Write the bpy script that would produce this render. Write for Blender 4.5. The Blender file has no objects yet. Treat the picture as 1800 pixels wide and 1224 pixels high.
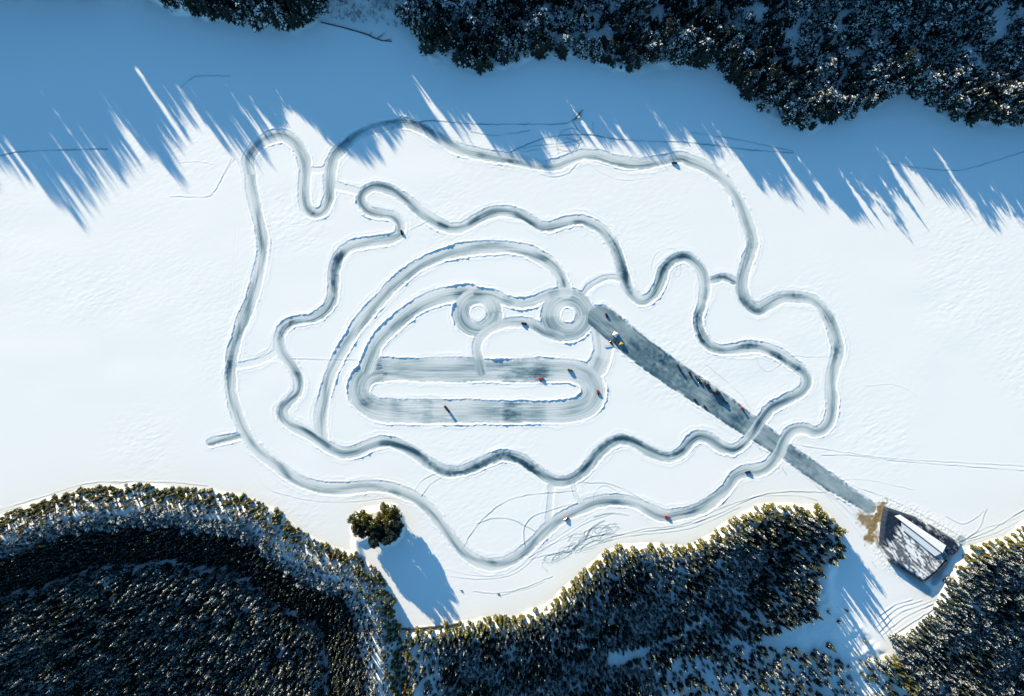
import bpy, bmesh, math, random
import numpy as np
from mathutils import Vector, Matrix
PI = math.pi
random.seed(7); rng = np.random.default_rng(11)
sc = bpy.context.scene
COL = sc.collection
# ------------------------------------------------------------------ camera, sky, sun
M = 0.6                       # metres per photo pixel on the ice
H = 720.0                     # drone height
cam_d = bpy.data.cameras.new('camera'); cam = bpy.data.objects.new('camera', cam_d); COL.objects.link(cam)
cam.location = (0, 0, H); cam_d.sensor_width = 36; cam_d.lens = 24.0
cam_d.clip_start = 1; cam_d.clip_end = 20000
sc.camera = cam
EL = math.radians(12.5)
SDX, SDY = 0.57, 0.82         # shadow direction in picture (right, down)
_n = math.hypot(SDX, SDY); SDX /= _n; SDY /= _n
TAN = math.tan(EL)
w = bpy.data.worlds.new('World'); sc.world = w; w.use_nodes = True
nt = w.node_tree; nt.nodes.clear()
sky = nt.nodes.new('ShaderNodeTexSky'); sky.sky_type = 'NISHITA'; sky.sun_disc = False
sky.sun_elevation = EL; sky.sun_rotation = math.atan2(-SDX, SDY) % (2*PI)
sky.air_density = 1.0; sky.dust_density = 0.0; sky.ozone_density = 6.0
tint = nt.nodes.new('ShaderNodeMix'); tint.data_type = 'RGBA'; tint.blend_type = 'MULTIPLY'
tint.inputs[0].default_value = 1.0; tint.inputs[7].default_value = (0.84, 0.85, 0.66, 1)
bg = nt.nodes.new('ShaderNodeBackground'); bg.inputs[1].default_value = 0.13
out = nt.nodes.new('ShaderNodeOutputWorld')
nt.links.new(sky.outputs[0], tint.inputs[6]); nt.links.new(tint.outputs[2], bg.inputs[0]); nt.links.new(bg.outputs[0], out.inputs[0])
sd = bpy.data.lights.new('sun', 'SUN'); sd.energy = 4.25; sd.angle = math.radians(0.5); sd.color = (1.0, 0.83, 0.57)
so = bpy.data.objects.new('sun', sd); COL.objects.link(so)
so.rotation_euler = Vector((SDX*math.cos(EL), -SDY*math.cos(EL), -math.sin(EL))).to_track_quat('-Z', 'Y').to_euler()
sc.view_settings.view_transform = 'Standard'; sc.view_settings.look = 'None'
sc.view_settings.gamma = 1.0; sc.view_settings.exposure = 1.55
sc.cycles.max_bounces = 5; sc.cycles.diffuse_bounces = 3

# ------------------------------------------------------------------ helpers
def P(px, py, z=0.0): return Vector(((px-900)*M, (612-py)*M, z))
def tag(o, label=None, cat=None, group=None, kind=None):
    if label: o['label'] = label
    if cat: o['category'] = cat
    if group: o['group'] = group
    if kind: o['kind'] = kind
    return o
def node_mat(name):
    m = bpy.data.materials.new(name); m.use_nodes = True; t = m.node_tree
    return m, t, t.nodes['Principled BSDF']
def N(t, typ, **kw):
    n = t.nodes.new(typ)
    for k, v in kw.items(): setattr(n, k, v)
    return n
def flat_mat(name, col, rough=0.6, metal=0.0, var=0.25, scale=3.0, bump=0.0):
    m, t, b = node_mat(name)
    tc = N(t, 'ShaderNodeTexCoord'); nz = N(t, 'ShaderNodeTexNoise'); nz.inputs['Scale'].default_value = scale; nz.inputs['Detail'].default_value = 4
    t.links.new(tc.outputs['Object'], nz.inputs['Vector'])
    mx = N(t, 'ShaderNodeMix', data_type='RGBA')
    mx.inputs[6].default_value = tuple(c*(1-var) for c in col)+(1,); mx.inputs[7].default_value = tuple(min(1, c*(1+var)) for c in col)+(1,)
    t.links.new(nz.outputs[0], mx.inputs[0]); t.links.new(mx.outputs[2], b.inputs['Base Color'])
    b.inputs['Roughness'].default_value = rough; b.inputs['Metallic'].default_value = metal
    if bump:
        bp = N(t, 'ShaderNodeBump'); bp.inputs['Distance'].default_value = bump; t.links.new(nz.outputs[0], bp.inputs['Height']); t.links.new(bp.outputs[0], b.inputs['Normal'])
    return m
def vnoise(x, y, seed=0):                       # smooth value noise, 0..1
    r = np.random.default_rng(seed).random((256, 256))
    xi = np.floor(x).astype(np.int64); yi = np.floor(y).astype(np.int64)
    fx = x-xi; fy = y-yi; fx = fx*fx*(3-2*fx); fy = fy*fy*(3-2*fy)
    a = r[xi & 255, yi & 255]; b = r[(xi+1) & 255, yi & 255]; c = r[xi & 255, (yi+1) & 255]; d = r[(xi+1) & 255, (yi+1) & 255]
    return (a*(1-fx)+b*fx)*(1-fy)+(c*(1-fx)+d*fx)*fy
def sstep(a, b, x):
    t = np.clip((x-a)/(b-a), 0, 1); return t*t*(3-2*t)
def R3(ox, oy, pts): return [(ox+u/3, oy+v/3) for u, v in pts]

# ------------------------------------------------------------------ traced layout (photo pixels, z = 0 plane)
OUTER = R3(350,180,[(272,380),(262,300),(300,235),(360,190),(425,174),(490,200),(540,265),(560,340),(556,420),(555,500),(572,562),(612,590),(655,570),(685,510),(690,430),(695,350),(712,290),(755,240),(830,175),(920,138),(1050,113)]) \
 + R3(600,0,[(350,650),(430,680),(520,730),(620,785),(740,815),(850,832),(960,848),(1050,868),(1130,872),(1200,845),(1270,820),(1350,820),(1450,850),(1560,865),(1650,855),(1780,832)]) \
 + R3(1200,0,[(40,850),(110,878),(200,935),(265,1010),(310,1090),(345,1180)]) \
 + R3(950,180,[(1110,690),(1118,760),(1088,850),(1065,940),(1070,1010),(1100,1065),(1150,1095),(1200,1068),(1265,1035)]) \
 + R3(950,500,[(1350,70),(1430,82),(1490,130),(1535,210),(1565,300),(1570,370),(1548,450),(1530,530),(1535,620),(1530,700),(1500,757),(1450,778),(1400,765),(1350,765),(1310,790),(1280,840),(1260,890),(1210,950),(1150,980),(1080,988),(1020,1020),(980,1080),(900,1150),(820,1193),(730,1213)]) \
 + R3(600,816,[(1700,275),(1620,240),(1550,205),(1450,190),(1350,200),(1250,240),(1150,290),(1080,350),(1000,430),(920,490),(850,525),(780,532),(700,505),(630,450),(560,360),(490,270),(420,200),(350,160),(260,130),(180,120),(90,125)]) \
 + R3(350,500,[(750,1080),(620,1070),(500,1020),(400,950),(310,880),(240,780),(200,680),(172,570),(168,450),(178,370),(200,280),(235,180),(272,90)]) \
 + R3(350,180,[(300,960),(320,860),(335,760),(322,650),(296,540),(275,450)])
INNER = R3(350,180,[(1060,690),(1060,640),(1020,600),(950,588),(890,568),(856,520),(872,470),(930,445),(1010,465),(1100,520),(1180,590),(1250,635),(1330,665),(1400,655),(1480,610),(1560,580),(1650,580),(1720,605)]) \
 + R3(950,180,[(0,652),(60,652),(130,632),(210,622),(280,645),(340,690),(390,760),(420,840),(440,920),(470,990),(510,1035),(550,1045),(600,1010),(635,940),(655,880),(700,830),(760,815),(820,850),(860,910),(868,980),(855,1060)]) \
 + R3(950,500,[(835,170),(840,240),(870,300),(920,340),(1000,345),(1100,330),(1180,340),(1260,370),(1330,420),(1388,470),(1402,520),(1370,570),(1290,612),(1220,650),(1170,710),(1130,770),(1080,830),(1020,872),(960,862),(900,822),(840,802),(790,830),(750,880),(700,908),(640,908),(570,880),(500,840),(430,820),(370,840),(310,890),(260,950),(210,1000),(150,1035),(80,1040),(20,1010)]) \
 + R3(350,500,[(1740,950),(1680,915),(1600,900),(1530,925),(1450,960),(1380,985),(1300,985),(1220,950),(1150,900),(1060,850),(980,830),(900,850),(830,880),(760,890),(700,870),(640,830),(560,780),(490,745),(450,705),(440,660),(475,620),(520,570),(525,500),(490,430),(440,360),(422,290),(445,230),(500,195),(590,180),(660,140),(703,75)]) \
 + R3(350,180,[(710,950),(715,880),(742,810),(800,762),(890,740),(980,728),(1035,715)])
ARC1 = R3(350,500,[(650,800),(640,700),(662,590),(700,460),(760,340),(830,230),(900,140),(985,52)]) + R3(350,180,[(1010,980),(1100,900),(1200,840),(1320,795),(1450,770),(1600,765),(1720,780)]) + R3(950,180,[(0,820),(60,862),(110,920),(132,990)])
ARC2 = R3(350,500,[(890,430),(930,320),(1000,240),(1080,170),(1170,105),(1260,68),(1350,50),(1430,45)])
OVAL = [(672,650),(740,651),(820,651),(900,652),(960,651),(1005,653),(1030,662),(1043,682),(1040,702),(1020,718),(985,724),(920,725),(840,724),(760,724),(690,723),(655,717),(634,700),(631,680),(642,660)]
def circ(cx, cy, r, n=16): return [(cx+r*math.cos(2*PI*i/n), cy+r*math.sin(2*PI*i/n)) for i in range(n)]
WAIST = [(840,516),(862,517),(885,527),(910,533),(935,531),(955,523),(975,516),(998,515)]
SMILE = [(846,652),(841,630),(838,608),(848,590),(866,577),(890,569),(915,567),(940,572),(960,584),(985,593)]
ROAD = [(1056,558),(1082,580),(1128,618),(1190,662),(1250,702),(1320,751),(1372,787),(1410,814),(1450,842),(1490,868),(1528,892)]
ROADW = [23,24,24,22,20.5,19.5,17,15,14,13,13]
APRON = [(1052,556),(1058,590),(1060,620),(1050,645)]
LINKR = [(1022,524),(1032,508),(1046,498),(1062,490),(1080,488),(1093,492)]
LINKT = [(1250,494),(1262,490),(1275,488),(1290,494)]
LINKH = [(548,298),(560,300),(572,296),(580,286)]
LINKS = [(588,325),(602,330),(618,334),(634,338)]
LINKW = [(418,643),(438,640),(458,634),(478,625),(492,612)]
STUB = [(370,778),(390,773),(408,770),(424,766)]
LINKV = [(969,852),(968,880),(966,905),(964,925)]
LINKV2 = [(1008,850),(1013,870),(1022,885)]
PUSH = [(1545,950),(1565,980),(1600,1012),(1630,1040)]
YARD = [(1515,905),(1530,925),(1545,950)]
# name, points, closed, half width, darkness of the ice, label, alpha
TR = [
 ('apron', APRON, 0, 17, .22, .8),
 ('link', LINKR, 0, 6, .22, .8), ('link', LINKT, 0, 7, .55, .9), ('link', LINKH, 0, 5, .08, .6), ('link', LINKS, 0, 7, .10, .6),
 ('link', LINKW, 0, 6, .10, .6), ('stub', STUB, 0, 7, .38, .9), ('link', LINKV, 0, 6, .14, .8), ('link', LINKV2, 0, 5, .2, .8),
 ('oval', OVAL, 1, 21, .34, 1), ('arc', ARC2, 0, 14, .36, 1), ('arc', ARC1, 0, 11, .36, 1),
 ('ring', circ(840,550,29.5), 1, 14.5, .45, 1), ('ring', circ(998,554,31), 1, 16, .42, 1), ('ring', WAIST, 0, 9, .40, 1), ('road', ROAD, 0, ROADW, .55, 1),
 ('smile', SMILE, 0, 9, .38, .85),
 ('inner', INNER, 1, 9.8, .56, .9), ('outer', OUTER, 1, 10.8, .47, .9),
]
NAMES = {'apron':'slip','link':'slip','stub':'slip','oval':'oval','arc':'arc','ring':'ring','smile':'ring','road':'road','inner':'inner','outer':'outer'}
TLAB = {
 'outer': ('ice_track', 'long outer ice circuit of grey scraped ice looping round the whole course', 'ice track'),
 'inner': ('ice_track', 'narrow wiggling inner ice circuit with the darkest blue ice', 'ice track'),
 'arc':   ('ice_track', 'two broad curved ice lanes sweeping left of the small ice rings', 'ice track'),
 'ring':  ('ice_track', 'pair of round ice rings with snow islands joined like spectacles', 'ice track'),
 'oval':  ('ice_track', 'flat stadium-shaped oval ice track round a long snow island', 'ice track'),
 'road':  ('ice_road', 'straight diagonal strip of dark ice where the vehicles are parked', 'ice road'),
 'slip':  ('ice_path', 'short pale connecting paths scraped between the ice circuits', 'ice path'),
}
# dark patches of bare ice inside the tracks: x, y, radius, amount
BLOBS = [(597,455,16,.5),(588,490,20,.4),(583,515,16,.3),(510,570,18,.45),(495,590,14,.4),(800,829,26,.55),(840,825,26,.4),(890,806,28,.5),(935,825,22,.5),(760,812,22,.3),
 (1226,560,16,.5),(1232,590,18,.6),(1262,610,22,.3),(1320,608,20,.35),(1370,632,24,.45),(1400,650,12,.4),(1080,425,22,.35),(1100,480,22,.35),(1112,510,14,.35),(1170,470,22,.35),(1195,455,14,.3),
 (1268,489,12,.3),(1470,615,18,.4),(1400,520,20,.3),(1455,560,20,.3),(1330,540,14,.35),(1305,530,16,.35),(550,372,10,.5),(405,640,18,.35),(412,580,24,.25),(420,545,20,.2),(520,655,12,.3),
 (675,644,30,.3),(900,660,60,.35),(950,656,40,.2),(760,720,60,.3),(900,715,50,.35),(650,700,30,.2),(1160,630,30,.4),(1200,665,40,.25),(1120,610,24,.25),(1300,740,22,.3),(1260,715,22,.2),(1310,800,22,.3),(1405,790,20,.25),
 (1420,835,30,.15),(610,345,14,.2),(770,590,22,.1),(680,355,22,.15),(1010,845,20,.25),(1180,803,22,.25),(1060,780,22,.2),(1090,775,18,.2),(1320,300,25,.2),(1318,430,30,.2),(700,230,60,.35),(900,283,26,.3),(620,240,30,.3),(452,270,16,.3)]
SH = (lambda L: L)
RUTS = [ # points, width px, depth m, dark (groove shade painted in)
 (R3(600,0,[(400,645),(480,637),(620,650),(760,657),(950,655),(1150,655),(1220,635),(1265,590)]),1.3,.25,.75),
 (R3(600,0,[(700,700),(800,715),(900,705),(980,692)]),1.1,.2,.6),
 (R3(600,0,[(905,797),(1000,755),(1080,727),(1200,712),(1330,715),(1450,735),(1600,745),(1800,750)]),1.4,.25,.75),
 (R3(950,180,[(700,207),(900,225),(1100,250),(1320,265)]),1.3,.2,.7), (R3(950,180,[(800,160),(1000,190),(1150,220),(1320,255)]),1.1,.2,.55),
 (R3(600,0,[(1145,800),(1138,745),(1170,690),(1230,680),(1265,705),(1255,745),(1200,730)]),1.2,.2,.6),
 (R3(600,0,[(1225,640),(1250,690),(1290,715),(1325,700),(1328,660)]),1.2,.2,.6), (R3(600,0,[(1150,790),(1210,800),(1255,765),(1235,710)]),1.1,.2,.5),
 (R3(600,0,[(920,797),(1020,770),(1130,762),(1250,742)]),1.1,.2,.5), (R3(600,0,[(960,802),(1060,785),(1200,770),(1260,755)]),1.1,.2,.5),
 (R3(600,0,[(1060,925),(1130,938),(1200,915),(1250,865),(1300,850),(1420,880),(1500,902),(1680,885)]),1.4,.25,.15),
 (R3(600,0,[(1300,870),(1400,930),(1500,955),(1620,940)]),1.1,.15,.1),
 (R3(0,0,[(915,1040),(1080,1042),(1130,1018),(1165,955),(1215,855)]),1.4,.25,.15),(R3(0,0,[(1100,1035),(1140,1000),(1180,930),(1230,850)]),1.2,.2,.15),
 (R3(0,0,[(-200,860),(0,822),(100,803),(300,792),(550,787)]),1.6,.3,.6), (R3(0,0,[(960,455),(1010,415),(1060,400),(1200,402)]),1.2,.25,.5),
 (R3(0,0,[(960,860),(1040,855),(1110,868)]),1.0,.15,.1),
 (R3(1200,0,[(1100,865),(1200,882),(1430,900),(1540,880),(1800,800)]),1.2,.2,.5),
 (R3(600,816,[(640,450),(680,380),(740,300),(850,210),(960,170),(1080,155),(1220,145)]),1.2,.25,.5),
 (R3(600,816,[(730,310),(800,290),(900,295),(1010,350)]),1.2,.25,.5), (R3(600,816,[(970,430),(965,340),(1010,280),(1090,250),(1200,215)]),1.2,.25,.5),
 (R3(600,816,[(1330,190),(1340,150),(1390,115),(1460,150)]),1.1,.2,.35), (R3(600,816,[(1240,100),(1400,105),(1500,140),(1620,210)]),1.1,.2,.4),
 (R3(600,816,[(395,130),(440,80),(500,55)]),1.1,.25,.3), (R3(600,816,[(430,160),(470,110),(530,70)]),1.2,.3,.5),
 (R3(600,816,[(545,590),(700,610),(850,600),(950,560),(1050,470),(1200,370),(1300,310),(1420,270)]),1.3,.2,.2),
 (R3(600,816,[(560,560),(700,590),(840,590),(940,545),(1040,455),(1180,360),(1290,300)]),1.1,.2,.15),
 (R3(600,816,[(1000,490),(1120,420),(1250,370),(1400,330)]),1.1,.2,.25), (R3(600,816,[(1010,500),(1150,460),(1280,400),(1430,365)]),1.1,.2,.4),
 (R3(600,816,[(1230,440),(1290,390),(1320,340),(1375,308)]),2.0,.2,.7), (R3(600,816,[(1100,480),(1160,470),(1230,455),(1300,395),(1380,375),(1440,372)]),1.5,.2,.6),
 (R3(600,816,[(1350,278),(1420,262),(1500,270)]),1.8,.2,.5), (R3(600,816,[(1080,560),(1060,530),(1110,490),(1150,500)]),1.1,.15,.4),
 (R3(600,816,[(1440,380),(1600,358),(1800,330)])+R3(1200,816,[(200,262),(300,212),(420,165),(560,148),(740,152)]),1.3,.25,.45),
 (R3(600,816,[(1400,395),(1600,345),(1800,322)])+R3(1200,816,[(190,240),(300,200),(420,172),(600,170),(700,190)]),1.1,.2,.3),
 (R3(600,816,[(1300,440),(1500,385),(1800,350)])+R3(1200,816,[(150,300),(290,235)]),1.2,.2,.4),
 (R3(950,500,[(1290,930),(1400,1010),(1500,1085),(1600,1150),(1690,1225)]),1.3,.25,.3), (R3(950,500,[(1310,945),(1400,1020),(1490,1095),(1590,1170),(1670,1240)]),1.1,.2,.2),
 (R3(1200,816,[(740,152),(800,215),(880,300),(960,400),(1060,520),(1180,640)]),1.2,.2,.12), (R3(1200,816,[(720,130),(820,200),(920,310),(1010,440)]),1.2,.2,.12),
 (R3(950,500,[(1330,845),(1500,872),(1650,895),(1900,925),(2550,960)]),1.1,.25,.25), (R3(950,500,[(1500,905),(1650,905),(1900,935),(2550,985)]),1.2,.25,.25),
 (R3(950,500,[(1340,380),(1420,385),(1520,385)]),1,.15,.2), (R3(950,500,[(880,430),(1000,530),(1070,600),(1097,645)]),1.0,.2,.25),
 (R3(950,500,[(1135,370),(1150,420),(1175,455),(1215,460),(1260,430)]),1.1,.2,.2),
 (R3(350,500,[(500,395),(700,400),(850,402)]),1.4,.2,.2), (R3(350,500,[(390,300),(370,345),(320,380),(250,370)]),1.2,.2,.2),
 (R3(0,816,[(-200,300),(0,245),(200,185),(450,108),(650,98),(900,100),(1000,110),(1080,118)]),1.5,.25,.2), (R3(0,816,[(-200,320),(0,258),(210,198),(460,118),(700,106)]),1.1,.2,.12),
 (R3(350,500,[(400,1100),(600,1145),(800,1150),(1000,1130),(1050,1145)]),1.2,.2,.15), (R3(350,500,[(300,1000),(340,1060),(440,1120)]),1.0,.15,.1),
 (R3(600,816,[(710,675),(820,685),(960,657),(1100,600)]),1.3,.25,.3),(R3(600,816,[(860,692),(980,660),(1060,630)]),1.2,.2,.3),
 (R3(1200,816,[(860,85),(960,85),(1080,108),(1200,135)]),1.1,.2,.15), (R3(1200,816,[(900,120),(1100,190),(1300,290),(1450,375)]),1.2,.25,.3),
 (R3(1200,816,[(1480,402),(1560,350),(1600,255)]),1.6,.3,.4), (R3(1200,816,[(1480,408),(1600,365),(1700,310),(1800,245),(2000,150)]),1.5,.3,.35),
 (R3(1200,816,[(1500,395),(1600,340),(1720,305),(1800,262)]),1.1,.2,.25), (R3(1200,816,[(1500,410),(1640,370),(1800,290)]),1.1,.2,.2), (R3(1200,816,[(1400,285),(1470,320),(1530,300),(1580,260)]),1.2,.2,.3),
 (R3(350,180,[(370,670),(420,650),(560,638)]),1,.15,.1), (R3(350,180,[(1110,675),(1160,655),(1200,635)]),1.4,.2,.3), (R3(350,180,[(200,650),(180,900),(150,1200)]),1,.12,.05),
 (R3(950,180,[(600,940),(588,880),(605,810),(650,780),(700,775)]),1.1,.15,.12), (R3(950,180,[(720,850),(700,890),(715,925),(740,905),(740,860)]),1,.15,.25),
 (R3(950,500,[(165,1050),(170,1090),(200,1140)]),1,.1,.2), (R3(950,500,[(190,1060),(260,1010),(300,930)]),1.2,.2,.3),
 (R3(1200,380,[(980,900),(1100,890),(1190,920),(1230,950)]),1.0,.15,.1),
]
for k, y in enumerate([(1110,1175),(1125,1188),(1140,1202)]): pass
for a in [((1050,880),(1150,790),(1300,735)),((1070,895),(1180,810),(1310,750)),((1040,850),(1130,770),(1250,730)),((1100,915),(1200,850),(1310,780)),((1050,800),(1120,750),(1200,725)),((1130,930),(1230,870),(1300,810))]:
    RUTS.append((R3(1200,816,a),2.0,.36,.04))
rr = random.Random(3)
for cx, cy, r in [(1160,490,38),(1170,470,30),(1110,495,35),(1230,438,30),(1262,440,26),(1240,382,32),(1290,400,30),(1350,360,55),(1412,350,42),(1400,385,35),(1200,455,40),(1320,430,45),(1370,345,30)]:
    for q in range(2):
        a0 = rr.random()*6; ex = rr.uniform(.5, 1.1); tl = rr.uniform(-.6, 0)
        L = []
        for i in range(13):
            a = a0+i/12*rr.uniform(4.6, 6.2); x = r*math.cos(a)*1.3; y = r*ex*math.sin(a)*.6
            L.append((cx+x*math.cos(tl)-y*math.sin(tl)+rr.uniform(-3,3), cy+x*math.sin(tl)+y*math.cos(tl)+rr.uniform(-3,3)))
        RUTS.append((R3(600,816,L),1.0,.2,.45))
# shorelines
NX = [-900,-400,250,330,420,520,600,700,760,850,950,1020,1100,1250,1300,1350,1430,1500,1590,1640,1700,1790,1900,2400]
NY = [-30,-12,-8,34,54,66,18,34,112,130,104,106,128,116,166,205,238,205,165,200,228,218,215,200]
POLY_W = [(-700,1010),(-200,960),(0,905),(60,880),(150,856),(250,850),(340,855),(420,868),(485,893),(540,938),(590,966),(625,968),(668,1010),(695,1050),(707,1104),(712,1160),(725,1300),(725,1900),(-700,1900)]
POLY_M = [(707,1106),(800,1093),(850,1082),(905,1080),(960,1060),(1000,1025),(1040,985),(1090,952),(1150,955),(1205,962),(1245,940),(1290,912),(1330,887),(1385,880),(1440,888),(1472,915),(1486,955),(1478,990),(1470,1030),(1500,1080),(1560,1135),(1600,1180),(1640,1300),(1640,1900),(720,1900)]
POLY_E = [(2500,800),(1900,870),(1800,915),(1760,945),(1700,960),(1668,990),(1655,1035),(1640,1075),(1600,1105),(1556,1120),(1590,1180),(1640,1300),(1640,1900),(2500,1900)]
ISLET = [(617,905),(640,892),(662,888),(680,882),(700,886),(712,905),(716,925),(712,945),(694,962),(672,965),(650,955),(632,962),(622,955),(614,935)]
CAUSE = [(618,930),(634,935),(640,955),(648,985),(620,985),(612,960)]
TERR = [(1552,888),(1606,906),(1650,930),(1690,956),(1682,972),(1664,982),(1645,1005),(1620,1024),(1590,1004),(1560,985),(1543,955),(1546,915)]
BOUND = [(-900,380),(-400,400),(-150,380),(-60,400),(-20,345),(0,352),(10,310),(40,318),(90,352),(120,385),(155,408),(178,365),(205,350),(215,320),(245,320),(262,285),(290,290),(328,343),(322,285),(338,232),(356,212),(395,262),(440,310),(458,300),(488,285),(498,245),(512,196),(560,235),(605,270),(640,295),(672,288),(700,252),(718,222),(740,232),(775,262),(815,262),(828,224),(842,228),(885,278),(935,287),(975,298),(992,262),(1030,247),(1055,272),(1095,270),(1130,285),(1155,280),(1175,298),(1187,262),(1205,255),(1243,280),(1290,285),(1330,315),(1360,342),(1400,370),(1447,384),(1475,372),(1520,396),(1560,402),(1600,412),(1632,416),(1642,360),(1690,378),(1730,398),(1762,422),(1800,400),(1900,420),(2500,420)]

def inside(poly, X, Y):
    r = np.zeros(X.shape, bool); n = len(poly)
    for i in range(n):
        x1, y1 = poly[i]; x2, y2 = poly[(i+1) % n]
        if y1 == y2: continue
        r ^= ((y1 > Y) != (y2 > Y)) & (X < (x2-x1)*(Y-y1)/(y2-y1)+x1)
    return r
def pdist(poly, X, Y, closed=True):
    d = np.full(X.shape, 1e9); n = len(poly)
    for i in range(n if closed else n-1):
        x1, y1 = poly[i]; x2, y2 = poly[(i+1) % n]; dx, dy = x2-x1, y2-y1
        t = np.clip(((X-x1)*dx+(Y-y1)*dy)/(dx*dx+dy*dy), 0, 1)
        d = np.minimum(d, (X-x1-t*dx)**2+(Y-y1-t*dy)**2)
    return np.sqrt(d)
def sdf(poly, X, Y):
    d = pdist(poly, X, Y); return np.where(inside(poly, X, Y), d, -d)      # positive inside
def land(X, Y):
    """signed inland distances in metres for the five pieces of land (X, Y in photo pixels)"""
    wob = (vnoise(X/38, Y/38, 5)-.5)*14+(vnoise(X/13, Y/13, 6)-.5)*9
    dn = (np.interp(X, NX, NY)-Y+wob)*M
    dw = (sdf(POLY_W, X, Y)+wob*.5)*M; dm = (sdf(POLY_M, X, Y)+wob*.5)*M; de = (sdf(POLY_E, X, Y)+wob*.5)*M
    di = (np.maximum(sdf(ISLET, X, Y), sdf(CAUSE, X, Y)-3)+wob*.2)*M
    return dn, dw, dm, de, di
def terrain(X, Y, parts=None):
    dn, dw, dm, de, di = parts if parts is not None else land(X, Y)
    wl = 1-sstep(250, 520, X); cc = X*SDY-Y*SDX
    for c0, w0 in ((-32, 4), (-62, 2.5), (9, 2), (62, 2), (128, 4.5)): wl = wl*(1-.75*np.exp(-((cc-c0)/(w0*1.4))**2))  # hill notched along the sun's path so light streaks get through
    wh = sstep(300, 420, X)*sstep(960, 760, X)  # unseen hill added above the frame to fill in missing shade
    zn = wl*30*sstep(0, 30, dn)+wh*26*sstep(-18, -75, Y)+np.minimum(np.maximum(dn, 0)*.12, 30)
    zw = 10*sstep(0, 24, dw)-17*sstep(24, 62, dw)-14*sstep(60, 88, dw)+6*sstep(88, 98, dw)-.17*np.clip(dw-98, 0, 300)
    rim = 1-sstep(1040, 1100, Y)*sstep(1400, 1470, X)*(1-sstep(1640, 1720, X))
    zm = rim*6.5*sstep(0, 14, dm)-.34*np.clip(dm-10, 0, 75)-.10*np.clip(dm-85, 0, 300)
    # shaded forest track cut between the trees
    ze = (.35+.65*rim)*6.5*sstep(0, 14, de)-.22*np.clip(de-12, 0, 90)-.1*np.clip(de-100, 0, 300)
    zi = 2.6*sstep(0, 7, di)
    z = np.where(dn > 0, zn, 0)+np.where(dw > 0, zw, 0)+np.where(dm > 0, zm*(1-sstep(0, 25, np.maximum(dw, 0))), 0)+np.where(de > 0, ze*(1-sstep(0, 30, np.maximum(dm, 0))), 0)+np.where(di > 0, zi, 0)
    sm = sstep(1, 10, np.maximum(np.maximum(dn, dw), np.maximum(dm, de)))
    z = z+sm*(vnoise(X/25, Y/25, 8)-.5)*2.2+sm*(vnoise(X/8, Y/8, 9)-.5)*1.0
    ts = sdf(TERR, X, Y)*M
    z = np.where(ts > 0, np.maximum(z, 4.8*sstep(0, 4.0, ts)), z)
    return z

def smooth_line(pts, closed, step=3.0):
    pts = [Vector((p[0], p[1])) for p in pts]; n = len(pts); o = []; par = []
    rng_ = range(n if closed else n-1)
    for i in rng_:
        if closed: a, b, c, d = pts[i-1], pts[i], pts[(i+1) % n], pts[(i+2) % n]
        else: a, b, c, d = pts[max(i-1, 0)], pts[i], pts[i+1], pts[min(i+2, n-1)]
        k = max(2, int((c-b).length/step))
        for j in range(k):
            t = j/k
            o.append(.5*((2*b)+(c-a)*t+(2*a-5*b+4*c-d)*t*t+(3*b-a-3*c+d)*t**3)); par.append(i+t)
    if not closed: o.append(pts[-1]); par.append(n-1)
    else: o.append(o[0].copy()); par.append(n)
    return np.array([(p.x, p.y) for p in o]), np.array(par)

# ------------------------------------------------------------------ height field of the lake and its shores
GS = 1.25
x0, x1, y0, y1 = -70, 1870, -80, 1300
nx = int((x1-x0)/GS)+1; ny = int((y1-y0)/GS)+1
gx = x0+np.arange(nx)*GS; gy = y0+np.arange(ny)*GS
GX, GY = np.meshgrid(gx, gy)
parts = land(GX, GY)
Z = terrain(GX, GY, parts)
LAND = np.maximum(np.maximum(parts[0], parts[1]), np.maximum(np.maximum(parts[2], parts[3]), parts[4]))
def line_fields(pts, closed, reach, hw=None, step=3.0):
    """window of the grid near a smooth line: distance, signed side offset, arc length, half width"""
    L, par = smooth_line(pts, closed, step)
    I0 = max(0, int((L[:, 0].min()-reach-x0)/GS)); I1 = min(nx, int((L[:, 0].max()+reach-x0)/GS)+2)
    J0 = max(0, int((L[:, 1].min()-reach-y0)/GS)); J1 = min(ny, int((L[:, 1].max()+reach-y0)/GS)+2)
    sl = (slice(J0, J1), slice(I0, I1)); shp = GX[sl].shape
    D = np.full(shp, 1e6, np.float32); V = np.zeros(shp, np.float32); U = np.zeros(shp, np.float32); Wd = np.ones(shp, np.float32)
    u = 0
    for i in range(len(L)-1):
        ax, ay = L[i]; bx, by = L[i+1]; dx, dy = bx-ax, by-ay; ll = math.hypot(dx, dy)
        if ll < 1e-6: continue
        i0 = max(I0, int((min(ax, bx)-reach-x0)/GS)); i1 = min(I1, int((max(ax, bx)+reach-x0)/GS)+2)
        j0 = max(J0, int((min(ay, by)-reach-y0)/GS)); j1 = min(J1, int((max(ay, by)+reach-y0)/GS)+2)
        if i1 <= i0 or j1 <= j0: u += ll; continue
        X = GX[j0:j1, i0:i1]; Y = GY[j0:j1, i0:i1]; w_ = (slice(j0-J0, j1-J0), slice(i0-I0, i1-I0))
        t = np.clip(((X-ax)*dx+(Y-ay)*dy)/(ll*ll), 0, 1)
        d = np.hypot(X-ax-t*dx, Y-ay-t*dy); q = ((X-ax)*dy-(Y-ay)*dx)/ll
        m = d < D[w_]
        D[w_][m] = d[m]; V[w_][m] = q[m]; U[w_][m] = (u+t*ll)[m]
        if hw is not None: Wd[w_][m] = np.interp(par[i], np.arange(len(hw)), hw)
        u += ll
    return sl, D, V, U, Wd
ICE = np.zeros(GX.shape, np.float32)
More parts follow.
